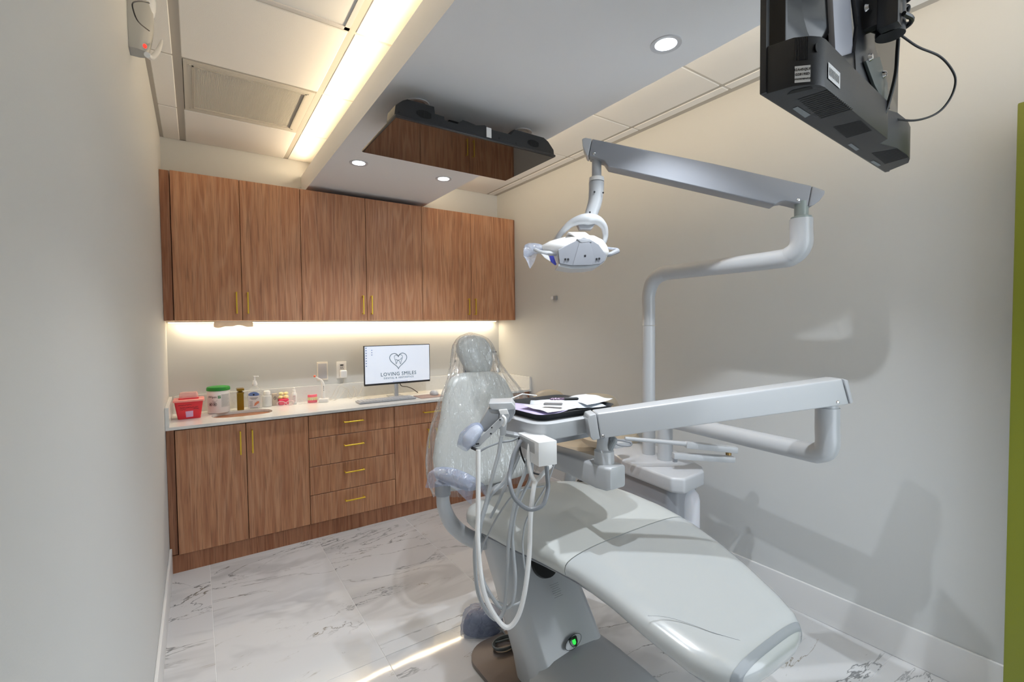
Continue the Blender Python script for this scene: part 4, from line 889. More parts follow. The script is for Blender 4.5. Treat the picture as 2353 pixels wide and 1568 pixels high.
# instrument head slab + tray holder
hx, hy = 1.41, -2.50
MB().loft([rr3(hx, hy, .445, .405, .065, 1.086), rr3(hx, hy, .455, .415, .068, 1.092), rr3(hx, hy, .462, .422, .07, 1.147), rr3(hx, hy, .452, .412, .068, 1.151)]).build('instrument_head', greyp, du, angle=50)
MB().boxa(hx - .15, hx + .12, hy - .12, hy + .15, 1.04, 1.088).build('head_mount', greyd, du, bevel=.008)
# white square block hanging below
bc = P(1247, 1043, 1.66) ; Xb = Vector((.80, -.60, 0)); Yb = Vector((-.60, -.80, 0))  # face normals
bx_c = Vector((bc.x, bc.y, bc.z))
ldir = Vector((.18, .98, 0)).normalized(); wdir = Vector((.98, -.18, 0)).normalized()
fcen = P(1259, 1043, 1.60)
MB().box(fcen + ldir * .085, (.072, .17, .084), wdir, ldir).build('switch_block', whitep, du, bevel=.003)
MB().box(fcen + ldir * .10 - wdir * .0362 + Vector((0, 0, .016)), (.003, .14, .04), wdir, ldir).build('block_inset', mat('inset_grey', (176, 178, 180), .4), du, bevel=.001)
# control pad
DP = 1.70
pf = Vector((.56, .83, 0))
def scr_prism(poly, d, th, name, material, parent, bevel=.004, dd=0):
    fr = [P(px, py, d + dd * (px - poly[0][0])) for px, py in poly]
    return MB().loft([fr, [v + pf * th for v in fr]]).build(name, material, parent, bevel=bevel, seg=3)
scr_prism([(1123, 938), (1182, 936), (1185, 944), (1183, 952), (1172, 970), (1140, 984), (1112, 994), (1100, 985), (1101, 976)], DP, .10, 'control_pad', mat('pad_grey', (156, 160, 166), .35), du, .006)
scr_prism([(1123, 927), (1176, 925), (1184, 935), (1185, 941), (1160, 944), (1130, 942), (1124, 936)], DP - .004, .108, 'pad_top_cover', greyp, du, .004)
scr_prism([(1146, 943), (1165, 941), (1169, 952), (1150, 954)], DP - .012, .012, 'pad_tab', whitep, du, .001)
scr_prism([(1148, 953), (1169, 951), (1171, 957), (1165, 972), (1162, 1000), (1149, 1002)], DP - .010, .006, 'bracket_plate', greyp, du, .0015)
scr_prism([(1147, 963), (1153, 960), (1157, 968), (1153, 979), (1108, 1020), (1103, 1026), (1086, 1032), (1084, 1024)], DP - .018, .008, 'holder_arm', greyp, du, .002)
scr_prism([(1162, 996), (1196, 1002), (1188, 1008), (1160, 1003)], DP + .02, .05, 'bracket_shelf', greyp, du, .002)
for px, py in ((1149, 965), (1095, 1021), (1099, 1020.5), (1130, 983), (1128, 997)):
    MB().lathe([(.001, .002), (.0025, .0015), (.0032, 0)], P(px, py, DP - .018), 10, axis=-pf).build('screw', blackm, du)
MB().tube([P(1154, 956, DP - .03), P(1160, 962, DP - .035), P(1160, 972, DP - .035), P(1156, 979, DP - .03)], .0055, 10, sm=5).build('cable_loop', whitep, du)
MB().tube([P(1103, 985, DP), P(1092, 994, DP - .01), P(1078, 1012, DP - .02), P(1071, 1026, DP - .02)], [.016, .024, .026, .016], 18, sm=5).build('handpiece_head', whitep, du)
MB().tube([P(1106, 982, DP), P(1092, 990, DP - .01), P(1074, 1010, DP - .02), P(1062, 1030, DP - .02)], [.018, .030, .034, .022], 20, sm=5, cap=False).build('handpiece_film', MC['blue_film'], du)
MB().tube([P(1083, 1029, DP - .03), P(1094, 1034, DP - .03), P(1104, 1037, DP - .03)], .005, 8).build('cable_boot', blackp, du)
MB().tube([P(1104, 1037, DP - .03), P(1122, 1027, DP - .03), P(1150, 1017, DP - .02), P(1176, 1013, DP), P(1192, 1006, DP)], .004, 8, sm=5).build('pad_cable', mat('cable_mid_grey', (150, 154, 158), .4), du)
# hoses
hw = mat('hose_white', (228, 228, 228), .35); hg = mat('hose_grey', (172, 176, 180), .35); hdk = mat('hose_dark_grey', (132, 136, 142), .3); hb = mat('hose_black', (16, 16, 18), .4)
def hose(pts, ds, r, m, lab):
    n = len(pts); q_ = []
    for i, (x, y) in enumerate(pts):
        u = i / (n - 1); k = u * (len(ds) - 1); j = min(int(k), len(ds) - 2); q_.append(P(x, y, ds[j] + (ds[j + 1] - ds[j]) * (k - j)))
    MB().tube(q_, r, 10, sm=7).build('hose', m, du, label=lab)
hose([(1099, 1034), (1099, 1100), (1098.7, 1175), (1098, 1242), (1108, 1343), (1128, 1400), (1162, 1442), (1189, 1420), (1206, 1360), (1216, 1276), (1219, 1190), (1226, 1125), (1231, 1107)], (1.64, 1.60, 1.60, 1.64), .0085, hw, 'white hose in the lowest loop')
hose([(1231, 1109), (1222, 1094), (1215, 1060), (1216, 1030), (1221, 1010)], (1.64, 1.66), .0075, hw, 'white hose branch going up')
hose([(1229, 1110), (1242, 1095), (1256, 1080), (1266, 1070)], (1.64, 1.68), .0075, hw, 'white hose branch to block')
hose([(1152, 1003), (1145, 1045), (1134, 1085), (1118, 1151), (1105, 1195), (1093, 1242), (1091, 1292), (1098, 1360), (1118, 1405), (1142, 1424), (1159, 1397), (1165, 1309), (1169, 1242), (1179, 1175), (1192, 1124), (1208, 1080), (1216, 1020)], (1.68, 1.64, 1.62, 1.66, 1.70), .0068, hg, None)
hose([(1192, 1010), (1187, 1045), (1160, 1104), (1128, 1138), (1112, 1181), (1104, 1210), (1100, 1259), (1108, 1326), (1125, 1363), (1152, 1398), (1177, 1385), (1184, 1333), (1180, 1276), (1177, 1225), (1185, 1175), (1202, 1134), (1219, 1096), (1226, 1020)], (1.70, 1.66, 1.64, 1.68, 1.74), .0068, hg, None)
hose([(1260, 1050), (1250, 1117), (1189, 1131), (1149, 1178), (1122, 1229), (1108, 1259), (1103, 1299), (1118, 1363), (1149, 1385), (1175, 1392), (1202, 1378), (1211, 1343), (1204, 1292), (1201, 1242), (1209, 1198), (1229, 1161), (1256, 1114), (1276, 1060)][1:], (1.72, 1.69, 1.69, 1.73, 1.76), .0036, hg, None)
hose([(1197, 1012), (1181, 1045), (1171, 1090), (1172, 1115), (1183, 1146), (1209, 1168), (1229, 1170), (1249, 1158), (1259, 1126), (1258, 1098), (1256, 1072)], (1.68, 1.60, 1.60, 1.64), .0078, hdk, 'dark grey hose in a short loop')
hose([(1192, 1006), (1197, 1040), (1207, 1065), (1222, 1085), (1242, 1092)], (1.68, 1.72), .0032, hb, 'thin black cable')
hose([(1205, 1012), (1188, 1060), (1160, 1120), (1140, 1165), (1126, 1190)], (1.74, 1.74), .006, hg, None)

# ================================================================== INSTRUMENT TRAY
t = thing('instrument_tray', 'black rimmed instrument tray on top of the delivery unit', 'tray', (1.41, -2.50, 1.152))
m_ = MB()
m_.loft([rr3(hx, hy, .375, .335, .035, 1.1525), rr3(hx, hy, .405, .365, .045, 1.176), rr3(hx, hy, .412, .372, .048, 1.177), rr3(hx, hy, .398, .358, .042, 1.176), rr3(hx, hy, .366, .326, .032, 1.157)])
m_.build('tray_pan', mat('tray_black', (44, 46, 50), .35), t, angle=50)
def sheet(name, corners, h, material, label, cat, amp=.006, n=10, z=1.16, group=None):
    """crumpled sheet from four world corners (x,y)"""
    (a, b, c, d) = [Vector((x, y, 0)) for x, y in corners]; vs = []; fs = []
    for i in range(n + 1):
        for j in range(n + 1):
            u, v = i / n, j / n; p = a * (1 - u) * (1 - v) + b * u * (1 - v) + c * u * v + d * (1 - u) * v
            p.z = z + h(u, v) + amp * (.5 + .5 * sin(7 * u + 3 * v)) * (.5 + .5 * sin(9 * v - 4 * u)); vs.append(p)
    for i in range(n):
        for j in range(n): k = i * (n + 1) + j; fs.append((k, k + n + 1, k + n + 2, k + 1))
    m_ = MB(); m_.add(vs, fs); o = m_.build(name, material, label=label, cat=cat, angle=25)
    md = o.modifiers.new('thick', 'SOLIDIFY'); md.thickness = .0008; return o
sheet('paper_sheet', [(1.30, -2.49), (1.58, -2.655), (1.60, -2.42), (1.42, -2.34)], lambda u, v: .004 + .030 * (1 - abs(2 * v - 1)) * (.6 + .4 * u), mat('blue_white_paper', (212, 220, 230), .5), 'creased pale blue white paper sheet on the black tray', 'paper', .006)
sheet('paper_sheet', [(1.50, -2.62), (1.64, -2.63), (1.66, -2.44), (1.53, -2.42)], lambda u, v: .016 + .012 * u, mat('white_paper2', (228, 230, 234), .5), 'white paper curling over the right end of the tray', 'paper', .006)
sheet('sterilisation_pouch', [(1.225, -2.65), (1.36, -2.66), (1.30, -2.36), (1.23, -2.36)], lambda u, v: .004 + .010 * u, mat('lavender_pouch', (196, 186, 224), .4), 'lavender pouch at the left end of the tray', 'pouch', .005, 8)
sheet('sterilisation_pouch', [(1.26, -2.66), (1.45, -2.645), (1.42, -2.55), (1.26, -2.48)], lambda u, v: .018 + .006 * v, mat('white_pouch', (226, 226, 228), .35), 'white wrapped pouch lying over the lavender one', 'pouch', .005, 8)
MB().prism(rrect(0, 0, .075, .035, .006), Vector((1.335, -2.60, 1.196)), Vector((.7, -.7, 0)), Vector((.7, .7, 0)), (0, 0, 1), .006).build('foil_packet', mat('foil_grey', (150, 152, 154), .25, .5), label='small grey foil packet on top of the white pouch', cat='packet', bevel=.002)
pn = thing('pen', 'dark patterned pen with black barrel on the tray papers', 'pen', (1.43, -2.56, 1.2))
pa, pb = Vector((1.375, -2.53, 1.203)), Vector((1.475, -2.595, 1.203)); pd = (pb - pa)
MB().tube([pa, pa + pd * .08, pa + pd * .5], [.003, .005, .0055], 12).build('barrel', mat('pen_purple', (88, 60, 90), .4, speck=(180, (190, 170, 190), .5, .6)), pn)
MB().tube([pa + pd * .5, pa + pd * .95, pb], [.0068, .0068, .004], 12).build('cap', blackp, pn)
m_ = MB()
for k in range(3): m_.box(Vector((1.478 - .006 * k, -2.618 + .008 * k, 1.186 + .001 * k)), (.03 - .006 * k, .003, .0008), (.95, -.3, 0), (.3, .95, 0))
# mirror handle sticking out behind tray
MB().tube([(1.33, -2.30, 1.178), (1.42, -2.27, 1.19), (1.49, -2.29, 1.178)], .003, 8).build('mouth_mirror', whitep, label='thin white instrument handle poking out behind the tray', cat='dental instrument')

# ================================================================== DENTAL LIGHT
dlt = thing('dental_light', 'pale grey operatory lamp on a long two part swing arm', 'dental light', (2.347, -2.243, .75))
q1 = Vector((2.347, -2.243, .75)); e1 = Vector((2.333, -3.067, 1.794))
MB().cyl(q1, (q1.x, q1.y, 1.50), .036, n=28).build('post', greyp, dlt)
MB().tube([(q1.x, q1.y, 1.503), (q1.x, q1.y, 1.60), (q1.x, q1.y, 1.68), (q1.x, q1.y - .03, 1.755), (q1.x - .001, q1.y - .10, 1.792), (q1.x - .003, q1.y - .2, 1.794), (e1.x + .002, e1.y + .12, 1.794), (e1.x, e1.y + .035, 1.805), (e1.x, e1.y, 1.845), (e1.x, e1.y, 1.91), (e1.x, e1.y, 1.955)], [.0358, .0358, .037, .040, .041, .040, .041, .044, .044, .044, .044], 24, sm=8).build('lower_arm', greyp, dlt, angle=60)
MB().lathe([(.040, 0), (.040, .010), (.027, .014), (.027, .075)], (e1.x, e1.y, 1.953), 24).build('pivot_stem', mat('stem_grey', (140, 150, 148), .3), dlt)
LA = (1340, 2.16, 1895, 1.95)
lp = [(1361, 319), (1416, 330), (1639, 375.5), (1866, 427), (1857, 474), (1824, 465), (1806, 461), (1792, 463), (1782, 470), (1639, 437), (1397, 382), (1388, 368), (1372, 362), (1353, 358)]
panel(lp, *LA, .085, 'flex_arm', mat('lamp_arm_shaded_grey', (138, 141, 148), .35, coat=.2), dlt, .006)  # shade on the arm put into its colour, darker than the matching plastic
panel([(1337, 319), (1345, 316), (1360, 318.8), (1352, 358), (1347, 356), (1339, 337)], *LA, .084, 'end_cap', greyp, dlt, .006)
panel([(1867, 427.3), (1897, 438), (1894, 448), (1883, 462), (1868, 473), (1858, 474)], *LA, .084, 'end_cap', mat('lamp_cap_shaded_grey', (150, 153, 160), .35), dlt, .006)  # cap darkened too, the arm's shade put into its colour
for px, py in ((1365.5, 353), (1835, 459.5)):
    MB().lathe([(.001, .004), (.005, .003), (.0075, 0)], P(px, py, dlin(px, *LA)), 14, axis=(-.6, -.8, 0)).build('screw', chrome, dlt)
D2 = 2.20; S = D2 / FPX
F0 = lambda px, py, dy=0: P(px, py, D2 + dy)
MB().tube([F0(1371, 352), F0(1371, 412)], .0235 * .95, 20).build('drop_stem', greyp, dlt)
MB().tube([F0(1371, 409), F0(1371, 416), F0(1371, 418)], [.0345, .036, .034], 22).build('stem_ring', whitep, dlt)
MB().tube([F0(1370.5, 420), F0(1370, 440), F0(1367, 465), F0(1359, 490), F0(1352, 505)], [.036, .035, .033, .031, .029], 20, sm=5).build('drop_arm', greyp, dlt)
for px, py in ((1366, 441), (1355.5, 488), (1386, 443)): MB().lathe([(.001, .002), (.004, .0015), (.0045, 0)], F0(px, py, -.036), 10, axis=-pf).build('screw', blackm, dlt)
yk = [(1272, 570, .03), (1276, 555, .02), (1290, 535, -.01), (1312, 514, -.02), (1335, 505, -.03), (1352, 504, -.03), (1372, 506, -.02), (1387, 520, .0), (1391, 540, .02), (1388, 556, .03), (1381, 567, .04)]
MB().tube([F0(x, y, z) for x, y, z in yk], [.014, .013, .014, .018, .024, .028, .022, .017, .014, .012, .012], 14, sm=6).build('yoke', greyp, dlt)
scr = lambda poly, z, th, nm, m_t, bv=.003: scr_prism(poly, D2 + z, th, nm, m_t, dlt, bv)
scr([(1326, 512), (1370, 512), (1360, 526), (1333, 526)], -.03, .05, 'yoke_knuckle', greyd)
# head: loft along screen X of vertical cross sections
hs = [(1238, 577, 4, .02), (1246, 574, 16, .05), (1262, 575, 34, .08), (1285, 578, 52, .10), (1310, 579, 64, .115), (1335, 580, 70, .12), (1360, 580, 66, .115), (1378, 582, 54, .10), (1388, 585, 36, .08), (1394, 585, 12, .05)]
rings = []
for px, py, h, dp in hs:
    c = F0(px, py); k = []
    for a, b in sup(dp * 2, h * S, 2.3, 24): k.append(c + pf * a + Vector((0, 0, b - .10 * a)))
    rings.append(k)
MB().loft(rings).build('lamp_head', whitep, dlt, angle=60)
scr([(1282, 574), (1324, 553), (1342, 545), (1358, 551), (1376, 562), (1387, 578), (1395, 585), (1389, 600), (1380, 607), (1345, 611), (1315, 611), (1286, 606), (1284, 590)], -.135, .03, 'rear_cover', mat('lamp_cover_grey', (128, 131, 138), .35), .004)
scr([(1331, 559), (1355, 557), (1363, 580), (1364, 600), (1361, 609), (1316, 610), (1322, 590)], -.138, .004, 'cover_panel', mat('panel_dark_grey', (126, 129, 136), .4), .001)
scr([(1304, 533), (1345, 533), (1356, 541), (1359, 550), (1340, 553), (1326, 550), (1320, 544)], -.10, .10, 'head_top', whitep, .006)
scr([(1325, 549), (1356, 549), (1360, 556), (1338, 558), (1334, 557)], -.138, .04, 'top_notch', greyd, .002)
scr([(1284, 606), (1330, 611.5), (1380, 607), (1375, 613), (1350, 617), (1315, 618), (1283, 612)], -.125, .16, 'lower_bezel', mat('bezel_grey', (190, 194, 200), .3), .003)
scr([(1262, 588), (1272, 588), (1279, 608), (1276, 610), (1266, 602)], -.118, .01, 'reflector_window', mat('blue_reflector', (60, 66, 150), .15, .4), .001)
scr([(1243, 583), (1260, 587), (1265, 601), (1252, 593)], -.09, .01, 'clear_shield', MC['frost_plastic'], .001)
for px, py in ((1299, 596), (1305.5, 596), (1371, 595.5), (1377, 594.5), (1344.5, 588)): MB().lathe([(.001, .003), (.0045, .002), (.005, 0)], F0(px, py, -.138), 10, axis=-pf).build('screw', blackm, dlt)
MB().tube([F0(1389, 587, -.04), F0(1398, 586, -.05), F0(1408, 582, -.05), F0(1419, 577, -.02)], [.009, .010, .010, .012], 10, sm=3).build('handle', greyd, dlt)
MB().tube([F0(1384, 567, .06), F0(1400, 571, .04), F0(1418, 573, -.0), F0(1419, 577, -.02)], [.006, .006, .006, .008], 10, sm=3).build('handle_loop', MC['pale_film'], dlt)
MB().tube([F0(1278, 584, -.06), F0(1260, 582, -.07), F0(1243, 580, -.06), F0(1225, 572, -.03)], [.010, .011, .010, .009], 10, sm=3).build('handle', greyp, dlt)
# plastic sleeve on left handle
fb = [(1246, 562, 584), (1236, 561, 583), (1222, 559, 584), (1210, 560, 592), (1204, 566, 600)]
r_ = []
for k, (px, pt, pb_) in enumerate([(1250, 566, 580), (1240, 561, 582), (1228, 559, 584), (1215, 559, 590), (1206, 563, 594), (1203, 572, 590)]):
    c = F0(px, (pt + pb_) / 2, -.02); r_.append([c + pf * a + Vector((0, 0, b)) for a, b in sup(.05, (pb_ - pt) * S, 2, 14)])
sl = MB().loft(r_, cap=False)
sl.loft([[F0(1206, 572, -.03), F0(1222, 576, -.03), F0(1234, 584, -.03)], [F0(1204, 588, -.035), F0(1218, 592, -.02), F0(1231, 594, -.03)], [F0(1213, 606, -.03), F0(1219, 606, -.025), F0(1227, 604, -.03)], [F0(1217, 617, -.03), F0(1219, 617, -.03), F0(1221, 614, -.03)]], cap=False, closed=False)
sl.build('handle_sleeve', MC['pale_film'], label='translucent plastic sleeve over the lamp left handle', cat='plastic cover')

# ================================================================== HANGING TELEVISION (back view)
TA, TB = P(1745, 213, .888), P(2033, 400, 1.36); TX = TB - TA; TX.z = 0; TL = TX.length; TX.normalize(); TN = Vector((-TX.y, TX.x, 0)); zb = (TA.z + TB.z) / 2
yt = TA.y
def XFt(v): return TA * 1 + TX * (v.x - TA.x) + TN * (v.y - yt) + Vector((0, 0, v.z - TA.z))
def XFi(v): q_ = Vector(v) - TA; return Vector((TA.x + q_.dot(TX), yt + q_.dot(TN), v[2]))
def PF(px, py, d=None, **k):
    o_ = XFi(CAM); r_ = XFi(CAM + ray(px, py)) - o_
    if d is not None: return o_ + r_ * d
    ax, v = list(k.items())[0]; i_ = 'xyz'.index(ax); return o_ + r_ * ((v - o_[i_]) / r_[i_])
XF = XFt
A_ = Vector((TA.x, yt, zb)); B_ = Vector((TA.x + TL, yt, zb))
tv = thing('television', 'black hanging television seen from behind on a ceiling pole', 'television', ((A_.x + B_.x) / 2, yt, zb))
MB().boxa(A_.x, B_.x, yt - .012, yt, zb, zb + .455).build('bezel', blackm, tv, bevel=.002)
MB().boxa(A_.x + .006, B_.x - .006, yt - .001, yt + .0012, zb + .012, zb + .449).build('screen', glossb, tv, smooth=False)
# glossy rear shell with a hollow
rs = MB(); 
def shell(x0, x1, za, zb_, d0, d1, r=.02): rs.loft([[(x, yt - d0, z) for x, z in rrect((x0 + x1) / 2, (za + zb_) / 2, x1 - x0, zb_ - za, r)], [(x, yt - d1, z) for x, z in rrect((x0 + x1) / 2, (za + zb_) / 2, x1 - x0 - .03, zb_ - za - .03, r)]])
shell(A_.x + .012, B_.x - .012, zb + .03, zb + .445, .012, .034)
rs.build('rear_shell', mat('glossy_black', (16, 16, 19), .16), tv, angle=50)
MB().loft([[(x, yt - .032, z) for x, z in rrect(A_.x + .20, zb + .27, .22, .28, .08)], [(x, yt - .020 - .030, z) for x, z in rrect(A_.x + .22, zb + .27, .14, .22, .06)]]).build('rear_bulge', MC['glossy_black'], tv, angle=60, bevel=.006)
low = [(1747, 212), (1823, 197), (1862, 193.5), (1885, 195), (1897, 200), (1966, 259), (2040, 319), (2022, 330), (2062, 340), (2085, 355), (2091, 366), (2088, 374), (2033, 399)]
lw = [PF(px, py, z=zb) for px, py in low]; lw[0].y = yt - .003; lw[-1].y = yt - .003; lw[0].x = A_.x + .004; lw[-1].x = B_.x - .004
MB().loft([[(v.x, min(v.y, yt - .001), zb + h) for v in lw] for h in (-.001, .088)]).build('bottom_housing', mat('housing_black', (32, 33, 37), .4, noise=(500, .25), dist=.0005), tv, bevel=.003)
m_ = MB()
def slot(pts4, n, nm):
    a, b, c, d = [PF(*p, z=zb - .0015) for p in pts4]
    for i in range(n):
        u0, u1 = (i + .15) / n, (i + .65) / n
        m_.add([a + (b - a) * u0, a + (b - a) * u1, d + (c - d) * u1, d + (c - d) * u0], [(0, 1, 2, 3)])
slot([(1832, 228), (1888, 274), (1962, 252), (1902, 206)], 14, 's'); slot([(1914, 292), (1946, 318), (2004, 301), (1978, 277)], 12, 's'); slot([(2002, 352), (2034, 378), (2090, 362), (2062, 342)], 11, 's')
m_.build('vent_slots', mat('vent_black', (6, 6, 7), .7), tv, smooth=False, kind='stuff')
def zpatch(pts4, nm, material, dz=-.0017): MB().add([PF(*p, z=zb + dz) for p in pts4], [(0, 1, 2, 3)]).build(nm, material, tv, smooth=False)
zpatch([(1821, 250), (1833, 245), (1863, 264), (1850, 271)], 'socket_label', mat('grey_label', (120, 126, 130), .5))
zpatch([(1948, 333), (1956, 330), (1975, 343), (1967, 347)], 'socket_label', MC['grey_label'])
zpatch([(2000, 372), (2007, 369), (2025, 380), (2017, 383)], 'socket_label', MC['grey_label'])
zpatch([(1808, 218), (1820, 208), (1862, 199), (1868, 204), (1830, 222)], 'socket_recess', MC['vent_black'])
# white stickers on the rear bump
def ypatch(pts4, nm, material, y, par=tv): return MB().add([PF(*p, y=y) for p in pts4], [(0, 1, 2, 3)]).build(nm, material, par, smooth=False)
v3 = lw[1]; v4 = lw[2]
dirv = (lw[2] - lw[1]).normalized()
def onface(i, u, h, off=.0015):
    a, b = lw[i], lw[i + 1]; p = a + (b - a) * u; n_ = Vector((-(b - a).y, (b - a).x, 0)).normalized(); 
    c0 = sum((v for v in lw), Vector()) / len(lw)
    if n_.dot(p - c0) < 0: n_ = -n_
    return Vector((p.x, p.y, zb + h)) + n_ * off
st = MB().add([onface(1, .05, .004), onface(1, .98, .004), onface(1, .98, .034), onface(1, .05, .034)], [(0, 1, 2, 3)]).build('serial_sticker', mat('sticker_white', (225, 226, 228), .5), tv, smooth=False)
xx = (onface(1, 1, 0) - onface(1, 0, 0)).normalized()
for k, s_ in enumerate(('32A45QUF', 'G2819SD', 'WK3359894928')):
    text(s_, .0064 if k < 2 else .0042, onface(1, .5, .027 - .0085 * k, .002), xx, (0, 0, 1), black, tv)
MB().add([onface(4, .05, .018), onface(4, .42, .018), onface(4, .42, .048), onface(4, .05, .048)], [(0, 1, 2, 3)]).build('barcode_sticker', MC['sticker_white'], tv, smooth=False)
m_ = MB()
for k in range(8): m_.add([onface(4, .08 + .04 * k, .025, .002), onface(4, .095 + .04 * k, .025, .002), onface(4, .095 + .04 * k, .040, .002), onface(4, .08 + .04 * k, .040, .002)], [(0, 1, 2, 3)])
m_.build('barcode', black, tv, smooth=False, kind='stuff')
m_ = MB()
for k in range(9):
    u = .1 + .09 * k; m_.tube([onface(1, u, .045, .0), onface(1, u, .086, .0)], .0012, 5)
m_.build('housing_ribs', MC['housing_black'], tv)
p_ = onface(2, .6, .066, .0); MB().lathe([(.001, .001), (.008, .001), (.008, 0)], p_, 14, axis=(0, -1, 0)).build('screw_hole', MC['vent_black'], tv)
# mount: rails, plate, arm, pole clamp
tm = thing('television_mount', 'black ceiling pole mount with perforated plate and clamp behind the hanging television', 'bracket', (1.40, -3.66, 2.568))
cm = lambda y, *pts: [PF(px, py, y=y) for px, py in pts]
def yprism(y, pts, th, nm, material, par, bevel=.002):
    fr = cm(y, *pts); return MB().loft([fr, [v + Vector((0, th, 0)) for v in fr]]).build(nm, material, par, bevel=bevel)
ys_ = yt - .066
yprism(yt - .060, [(1911, -60), (1952, -60), (1961, 119), (1963, 170), (1922, 152)], .012, 'silver_plate', mat('mount_silver', (170, 172, 182), .35, .2), tm)
yprism(ys_, [(1958, -60), (1985, -60), (2000, 20), (2012, 110), (2040, 190), (2046, 250), (2030, 240), (2012, 212), (1990, 205), (1968, 180), (1965, 120), (1972, 60)], .008, 'vesa_plate', blackm, tm, .001)
yprism(ys_ - .008, [(1990, 140), (2022, 130), (2038, 190), (2042, 235), (2024, 222), (2010, 195)], .006, 'slotted_plate', mat('plate_green_grey', (72, 80, 78), .4), tm, .001)
yprism(ys_ + .002, [(1931, 130), (1966, 119), (1970, 178), (1934, 155)], .02, 'cross_rail', blackm, tm)
for px, py in ((1989, 20), (1997, 133), (2029, 172)):
    MB().lathe([(.001, .008), (.006, .007), (.009, .001), (.009, 0)], PF(px, py, y=ys_ - .008), 12, axis=(0, -1, 0)).build('bolt', chrome, tm)
PY = yt - .104; pc_ = PF(2046, 50, y=PY); px_, py_ = pc_.x, pc_.y; zlow = PF(2046, 84, y=PY).z
MB().cyl((px_, py_, zlow), (px_, py_, 2.567), .027, n=24).build('ceiling_pole', blackm, tm)
MB().lathe([(.001, 2.555), (.07, 2.555), (.07, 2.567), (.001, 2.567)], (px_, py_, 0), 28).build('ceiling_flange', blackm, tm)
MB().boxa(px_ - .052, px_ - .018, py_ - .026, py_ + .012, zlow + .0, zlow + .095).build('clamp_block', blackm, tm, bevel=.004)
MB().boxa(px_ - .045, px_ - .02, py_ - .01, ys_ + .004, zlow + .015, zlow + .085).build('tilt_arm', blackm, tm, bevel=.003)
for h in (.022, .078):
    MB().tube([(px_ - .03, py_ - .030, zlow + h), (px_ + .005, py_ - .036, zlow + h), (px_ + .03, py_ - .022, zlow + h), (px_ + .032, py_ + .012, zlow + h), (px_ - .02, py_ + .03, zlow + h)], .005, 8, sm=4).build('u_bolt', blackm, tm)
cbm = mat('black_cable', (22, 24, 26), .4)
XF = XFt
m_ = MB(); q_ = [(2073, 83), (2110, 108), (2160, 130), (2190, 165), (2195, 195), (2180, 232), (2150, 262), (2100, 277), (2042, 271)]
m_.tube([PF(x, y, 1.12 + .006 * i) for i, (x, y) in enumerate(q_)], .0026, 8, sm=6); m_.build('video_cable', cbm, label='thin black cable in a wide loop right of the hanging television', cat='cable')
MB().tube([PF(x, y, 1.10) for x, y in [(1972, 142), (1990, 146), (2000, 165), (1999, 215), (2002, 250), (2018, 270), (2032, 262), (2045, 225), (2058, 170), (2062, 118), (2064, 90)]], .0042, 8, sm=6).build('power_cable', cbm, label='black cable hanging in a narrow loop below the pole mount', cat='cable')
MB().tube([PF(x, y, 1.06) for x, y in [(2035, 42), (2060, 25), (2085, 14), (2083, 30), (2062, 42), (2075, 38), (2096, 42), (2090, 54), (2070, 56)]], .0045, 8, sm=6).build('signal_cable', cbm, label='black cable looped around the ceiling pole clamp', cat='cable')

XF = None
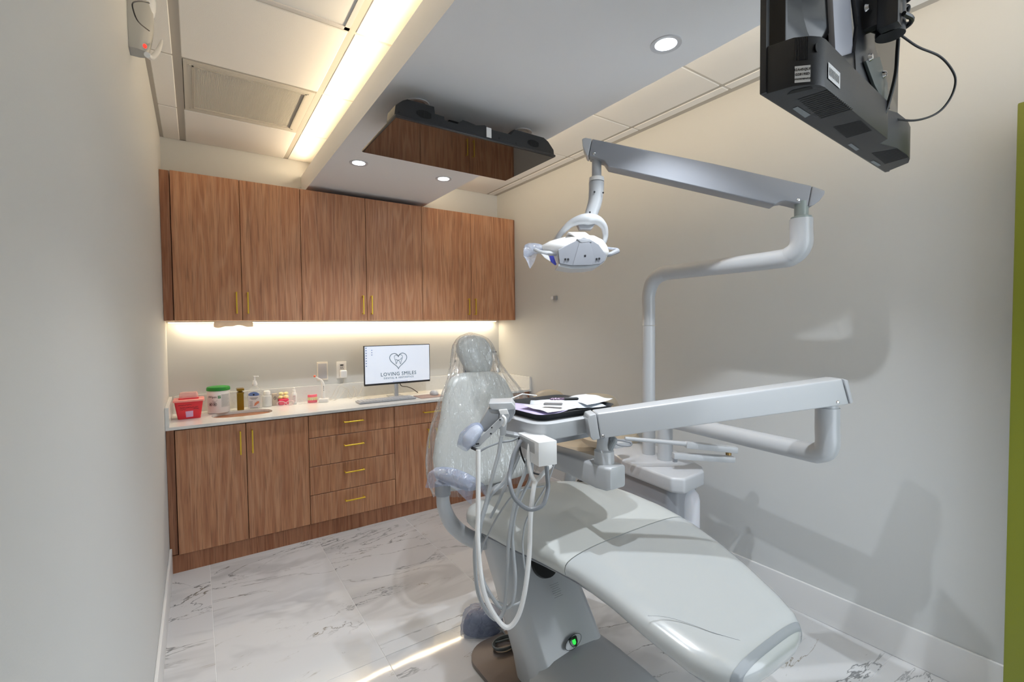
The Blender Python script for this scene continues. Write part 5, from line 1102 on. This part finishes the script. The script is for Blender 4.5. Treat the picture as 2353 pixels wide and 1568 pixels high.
# ================================================================== STOOLS
def stool(c, zs, label, back, name='stool'):
    t = thing(name, label, 'stool', (c.x, c.y, 0), 'operator stools by the right wall')
    MB().lathe([(.02, zs - .085), (.17, zs - .08), (.195, zs - .055), (.20, zs - .03), (.185, zs - .006), (.14, zs + .002), (.02, zs + .004)], (c.x, c.y, 0), 36).build('seat', beige, t)
    MB().cyl((c.x, c.y, zs - .11), (c.x, c.y, zs - .08), .09).build('seat_plate', blackp, t)
    MB().cyl((c.x, c.y, .30), (c.x, c.y, zs - .10), .014).build('piston', chrome, t)
    MB().lathe([(.028, .08), (.028, .30), (.024, .305), (.026, .315), (.026, .33), (.020, .335)], (c.x, c.y, 0), 20).build('gas_column', blackp, t)
    for k in range(5):
        a = 2 * pi * k / 5 + .3; ex, ey = c.x + .17 * cos(a), c.y + .17 * sin(a)
        lg = MB().tube([(c.x + .02 * cos(a), c.y + .02 * sin(a), .10), (ex, ey, .07)], [.020, .014], 10).build('leg', greyp, t)
        MB().cyl((ex - .012 * sin(a), ey + .012 * cos(a), .027), (ex + .012 * sin(a), ey - .012 * cos(a), .027), .026, n=16).build('caster', blackp, lg, bevel=.003)
    return t
c1 = P(1333, 1000, 3.5); t = stool(c1, .64, 'beige operator stool with rounded backrest beside the counter end', 1)
bc_ = P(1262, 925, 3.48)
rings = []
for k, (w_, th) in enumerate([(.55, .03), (.85, .05), (1, .06), (1, .06), (.85, .05), (.5, .03)]):
    off = (-.03, -.024, -.008, .012, .026, .032)[k]
    rings.append([bc_ + pf * off + Vector((.83, -.56, 0)) * a + Vector((0, 0, b)) for a, b in sup(.25 * w_, .19 * w_, 2.3, 28)])
MB().loft(rings).build('backrest', beige, t, angle=60)
MB().tube([bc_ + pf * .03, bc_ + pf * .05 + Vector((0, 0, -.12)), Vector((c1.x, c1.y, .60)) + Vector((-.10, .06, 0)), Vector((c1.x, c1.y, .57))], .012, 10, sm=4).build('back_stem', greyp, t)
c2 = P(1400, 1005, 3.2); t = stool(c2, P(1395, 992, 3.2).z + .0, 'beige saddle stool with curved padded armrest behind the light post', 1)
ac = [P(1338, 922, 3.22), P(1352, 917, 3.17), P(1378, 917, 3.15), P(1402, 922, 3.17), P(1412, 935, 3.24)]
MB().tube(ac, [.030, .036, .038, .038, .032], 16, sm=5).build('arm_cushion', beige, t)
MB().tube([ac[-1] + Vector((0, 0, -.01)), ac[-1] + Vector((.02, 0, -.12)), Vector((c2.x + .06, c2.y, P(1395, 992, 3.2).z - .09))], .012, 10, sm=4).build('arm_stem', greyp, t)
